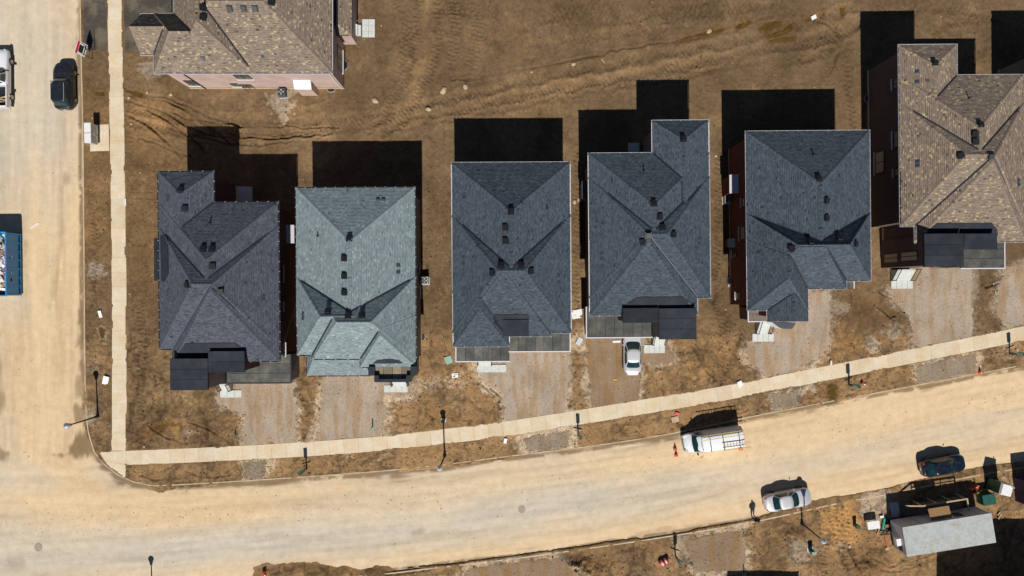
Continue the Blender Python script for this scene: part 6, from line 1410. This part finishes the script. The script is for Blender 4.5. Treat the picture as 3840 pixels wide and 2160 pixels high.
q = MB(); q.tube([(-.65, 0, .12), (.65, 0, .12)], .12, 12); o = q.build('teal_pipe_length', M['teal_pipe']); o.location = at(3309, 1966, gz(3309, 1966)+.02); o.rotation_euler = (0, 0, R(78)); tag(o, 'bright teal pipe length lying left of the trailer', 'pipe')
q = MB(); q.box(-1.3, 1.3, -.12, .12, 0, .1); o = q.build('rusty_beam', plain('rust_red', (.36, .12, .05), .8)); o.location = at(3318, 2005, gz(3318, 2005)+.05); o.rotation_euler = (R(3), 0, R(102)); tag(o, 'rust red steel beam lying along the trailer end', 'beam')
sheet('white_crate', 'white and purple box lying beside the teal pipe', 3303, 1936, .4, .22, 4, 'plastic_white', .18, .0, 'box')
for i, (px, py, rz_, l, lab) in enumerate(((3292, 1990, 70, .7, 'short board leaning by the rust red beam'), (3335, 1985, 40, 1.5, 'dark timber lying across the rust red beam'), (3745, 1935, 60, .6, 'pale block behind the trailer'), (3742, 1925, 50, .4, 'small pale block behind the trailer end'))):
    sheet('timber_offcut', lab, px, py, l, .12, rz_, 'wood' if i != 1 else 'black', .08, .05, 'timber')
# ---------------------------------------------------------------- the person by the kerb
def person():
    root = empty('person', at(2824, 1936, -.11), R(200), 'person in black jacket and trousers standing at the lower kerb', 'person')
    V = [((0, 0, .95), .20, .15), ((0, 0, 1.12), .21, .15), ((0, .01, 1.32), .23, .16), ((0, .01, 1.45), .20, .13), ((0, .015, 1.53), .06, .06), ((0, .03, 1.62), .085, .10), ((0, .025, 1.73), .08, .095),
         ((.10, 0, .88), .125, .12), ((.12, .015, .50), .09, .09), ((.12, -.02, .09), .05, .055), ((.13, .13, .05), .045, .04), ((-.10, 0, .88), .125, .12), ((-.12, .015, .50), .09, .09), ((-.12, -.02, .09), .05, .055), ((-.13, .13, .05), .045, .04),
         ((.22, .01, 1.42), .095, .09), ((.29, -.02, 1.15), .075, .075), ((.20, .15, 1.02), .045, .045), ((.13, .22, 1.04), .032, .03), ((-.22, .01, 1.42), .095, .09), ((-.29, -.02, 1.15), .075, .075), ((-.22, .14, 1.0), .045, .045), ((-.15, .22, 1.02), .032, .03)]
    E = [(0, 1), (1, 2), (2, 3), (3, 4), (4, 5), (5, 6), (0, 7), (7, 8), (8, 9), (9, 10), (0, 11), (11, 12), (12, 13), (13, 14), (3, 15), (15, 16), (16, 17), (17, 18), (3, 19), (19, 20), (20, 21), (21, 22)]
    me = bpy.data.meshes.new('body'); me.from_pydata([v[0] for v in V], E, []); o = bpy.data.objects.new('body', me); link(o, root)
    o.modifiers.new('skin', 'SKIN'); me.skin_vertices[0].data[0].use_root = True
    for i, v in enumerate(V): me.skin_vertices[0].data[i].radius = (v[1], v[2])
    sb = o.modifiers.new('sub', 'SUBSURF'); sb.levels = 2; sb.render_levels = 2
    M['cloth_black'] = plain('black_cloth', (.010, .010, .014), .9); M['skin'] = plain('skin', (.42, .25, .17), .6); M['denim'] = plain('dark_trousers', (.02, .022, .03), .9); M['shoe'] = plain('pale_shoe', (.4, .42, .46), .6)
    me.materials.append(M['cloth_black'])
    h = MB(); h.lathe((0, .02, 1.60), [(.03, .0), (.098, .05), (.108, .11), (.085, .17), (.02, .2)], 14); h.build('hair', plain('dark_hair', (.012, .009, .007), .7), root, True)
    f = MB(); f.lathe((0, .075, 1.56), [(.02, 0), (.06, .03), (.075, .09), (.05, .14)], 10); f.lathe((0, .145, 1.625), [(.004, 0), (.014, .01), (.008, .04)], 6); f.build('face', M['skin'], root, True)
    for sg in (1, -1):
        hd = MB(); base = Vector((sg*.13, .24, 1.03))
        hd.tube([base, base+Vector((-sg*.03, .06, .0))], [.035, .038], 8)
        for k, (dx, l) in enumerate(((-.03, .055), (-.01, .07), (.01, .066), (.03, .05))): s0 = base+Vector((dx-sg*.03, .06, .0)); hd.tube([s0, s0+Vector((0, l*.6, -.015)), s0+Vector((0, l*.75, -.05))], [.0095, .009, .007], 6)
        t0 = base+Vector((-sg*.04, .02, .01)); hd.tube([t0, t0+Vector((-sg*.035, .03, 0)), t0+Vector((-sg*.04, .06, -.01))], [.011, .01, .008], 6); hd.build('hand', M['skin'], root, True)
        e = MB(); e.tube([(sg*.10, .02, 1.66), (sg*.112, .02, 1.69)], .02, 6); e.build('ear', M['skin'], root, True)
        s = MB(); s.mesh([(sg*.12+a, b, z) for a, b, z in ((-.05, -.08, 0), (.05, -.08, 0), (.055, .16, 0), (-.055, .16, 0), (-.045, -.075, .09), (.045, -.075, .09), (.045, .14, .06), (-.045, .14, .06))], [(4, 5, 6, 7), (0, 1, 5, 4), (1, 2, 6, 5), (2, 3, 7, 6), (3, 0, 4, 7), (3, 2, 1, 0)]); s.build('shoe', M['shoe'], root)
person()
# ---------------------------------------------------------------- stones and loose matter
def rock_mesh(seed, r):
    rn_ = random.Random(seed); bm = bmesh.new(); bmesh.ops.create_icosphere(bm, subdivisions=2, radius=r)
    for v in bm.verts: v.co = Vector((v.co.x*1.15, v.co.y*.9, v.co.z*.65))*rn_.uniform(.78, 1.15)
    me = bpy.data.meshes.new('stone'); bm.to_mesh(me); bm.free(); me.materials.append(M['stone']); return me
ROCKS = [rock_mesh(i, 1.0) for i in range(5)]
def stone(label, px, py, r, group=None, k=0, z=None):
    o = bpy.data.objects.new('stone', ROCKS[k % 5]); link(o); o.location = at(px, py, (gz(px, py) if z is None else z)+r*.25); o.scale = (r*.72, r*.68, r*.5); o.rotation_euler = (0, 0, (px*7+py) % 6.28); tag(o, label, 'stone', group)
for i, (px, py, r, lab) in enumerate(((1408, 380, .42, 'large pale heap of stone right of the pink brick house'), (1662, 343, .5, 'broad pale stone heap in the middle of the upper lot'), (1745, 328, .38, 'pale stone heap just right of the broad one'), (1608, 412, .35, 'lone cream boulder above the middle house shadow'),
        (2150, 242, .3, 'pale stone on the rut edge of the upper lot'), (1993, 271, .16, 'round cream stone on the rut edge above the middle house'), (2660, 117, .36, 'pale stone lying in the long ochre puddle'), (2684, 585, .2, 'cream stone in the gap left of the red brick house'), (3186, 2050, .22, 'pale stone at the right edge of the muddy tracks'), (643, 357, .24, 'cream stone under the pink brick house, right one'), (555, 349, .18, 'cream stone under the pink brick house, middle one'), (484, 368, .2, 'cream stone next to the crossing sidewalk, top left'),
        (492, 465, .18, 'half buried stone below the brown puddle'), (3326, 2055, .3, 'pale stone at the foot of the trailer end'), (541, 1675, .15, 'pale stone by the sidewalk of the corner lot'), (3306, 1167, .14, 'pale stone in the mud between the fifth and sixth drives'), (3196, 1238, .14, 'pale stone right of the fifth drive'), (2155, 758, .3, 'pale stone in the gap right of the middle house'), (2170, 750, .22, 'smaller pale stone in the gap right of the middle house'))):
    stone(lab, px, py, r, 'large stones', i)
rn_ = random.Random(99); cnt = 0
def free(px, py):
    i = int(np.clip(np.searchsorted(gx, (px-1920)*S), 0, len(gx)-1)); j = int(np.clip(np.searchsorted(gy, -(py-1080)*S), 0, len(gy)-1)); return d_road[j, i] < -.3 and d_walk[j, i] < -.15
FOOT = [(595, 1047, 643, 1440), (1112, 1582, 704, 1430), (1697, 2140, 610, 1350), (2190, 2661, 453, 1270), (2735, 3264, 492, 1210), (3254, 3842, 168, 1006), (529, 1330, -140, 345), (3330, 3740, 1900, 2095)]
def open_ground(px, py): return free(px, py) and not any(a-6 < px < b+6 and c-6 < py < d+6 for a, b, c, d in FOOT)
while cnt < 64:
    px, py = rn_.uniform(320, 3830), rn_.uniform(5, 2150)
    if open_ground(px, py): stone('small pale stone lying loose on the brown dirt', px, py, rn_.choice((.05, .06, .07, .09, .12)), 'loose small stones', cnt); cnt += 1
# crumbs: clods on dirt, gravel and dropped soil on the road, pale flecks
def scatter(name, label, cat, mats, n, gen, sizes, seed, zoff=0.0):
    r_ = np.random.default_rng(seed); V = np.array([(1, 0, 0), (-.5, .87, 0), (-.5, -.87, 0), (0, 0, .8), (.1, .1, -.5)]); F = [(0, 1, 3), (1, 2, 3), (2, 0, 3), (1, 0, 4), (2, 1, 4), (0, 2, 4)]; vs = []; fs = []; ms = []
    k = 0; tries = 0
    while k < n and tries < n*6:
        tries += 1; q = gen(r_)
        if q is None: continue
        x, y_, z = q; s = r_.uniform(*sizes)*(1 if r_.random() < .85 else 1.8); a = r_.uniform(0, 6.28); ca, sa = math.cos(a), math.sin(a); j = r_.uniform(.6, 1.3, 3)
        for v in V: vx, vy, vz = v*j*s; vs.append((x+vx*ca-vy*sa, y_+vx*sa+vy*ca, z+vz+zoff))
        b = len(vs)-5; m = int(r_.integers(0, len(mats)))
        for f in F: fs.append((f[0]+b, f[1]+b, f[2]+b)); ms.append(m)
        k += 1
    me = bpy.data.meshes.new(name); me.from_pydata(vs, [], fs)
    for m in mats: me.materials.append(m)
    me.polygons.foreach_set("material_index", ms); o = bpy.data.objects.new(name, me); link(o); tag(o, label, cat, kind='stuff')
def dirt_at(r_):
    px, py = r_.uniform(310, 3840), r_.uniform(0, 2160)
    if not open_ground(px, py): return None
    if r_.random() > (.35 if py < 620 else 1.0): return None
    p = P(px, py); return p.x, p.y, gz(px, py)
M['clod'] = plain('soil_clod', (.11, .07, .038), .95, 0, .3); M['clod2'] = plain('dry_clod', (.21, .145, .085), .95, 0, .3); M['fleck'] = plain('straw_fleck', (.46, .36, .12), .9, 0, .3); M['fleck2'] = plain('pale_fleck', (.5, .42, .3), .9, 0, .2); M['grey_chip'] = plain('gravel_chip', (.36, .30, .24), .9, 0, .3); M['dark_chip'] = plain('dark_chip', (.12, .09, .07), .9, 0, .3)
scatter('soil_clods', 'crumbled soil clods strewn over the lots', 'soil', [M['clod'], M['clod'], M['clod2']], 18000, dirt_at, (.025, .085), 1)
scatter('straw_flecks', 'yellow and pale flecks strewn over the dirt', 'litter', [M['fleck'], M['fleck2']], 700, dirt_at, (.025, .05), 2, .02)
def road_at(r_):
    px, py = r_.uniform(0, 3840), r_.uniform(0, 2160); i = int(np.clip(np.searchsorted(rx, (px-1920)*S), 0, len(rx)-1)); j = int(np.clip(np.searchsorted(ry, -(py-1080)*S), 0, len(ry)-1))
    if dR[j, i] < .15: return None
    e = math.exp(-dR[j, i]/.45); 
    if r_.random() > .05+.9*lane[j, i]**1.5+.8*e: return None
    p = P(px, py); return p.x, p.y, -.115
scatter('road_crumbs', 'dark soil crumbs dropped along the road lanes', 'soil', [M['clod'], M['clod'], M['clod2'], M['dark_chip']], 5200, road_at, (.015, .045), 3)
gpolys = [v for k_, v in DRIVES.items()]
def gravel_at(r_):
    k_ = int(r_.integers(0, len(gpolys))); po = gpolys[k_]; xs_ = [p[0] for p in po]; ys_ = [p[1] for p in po]; px, py = r_.uniform(min(xs_)-10, max(xs_)+10), r_.uniform(min(ys_)-10, max(ys_)+10)
    if not free(px, py): return None
    if sdf_poly(np.array([px]), np.array([py]), po)[0] < -9: return None
    p = P(px, py); return p.x, p.y, .03
scatter('gravel_chips', 'grey gravel chips lying on the driveways', 'gravel', [M['grey_chip'], M['fleck2'], M['dark_chip']], 9000, gravel_at, (.015, .04), 4)
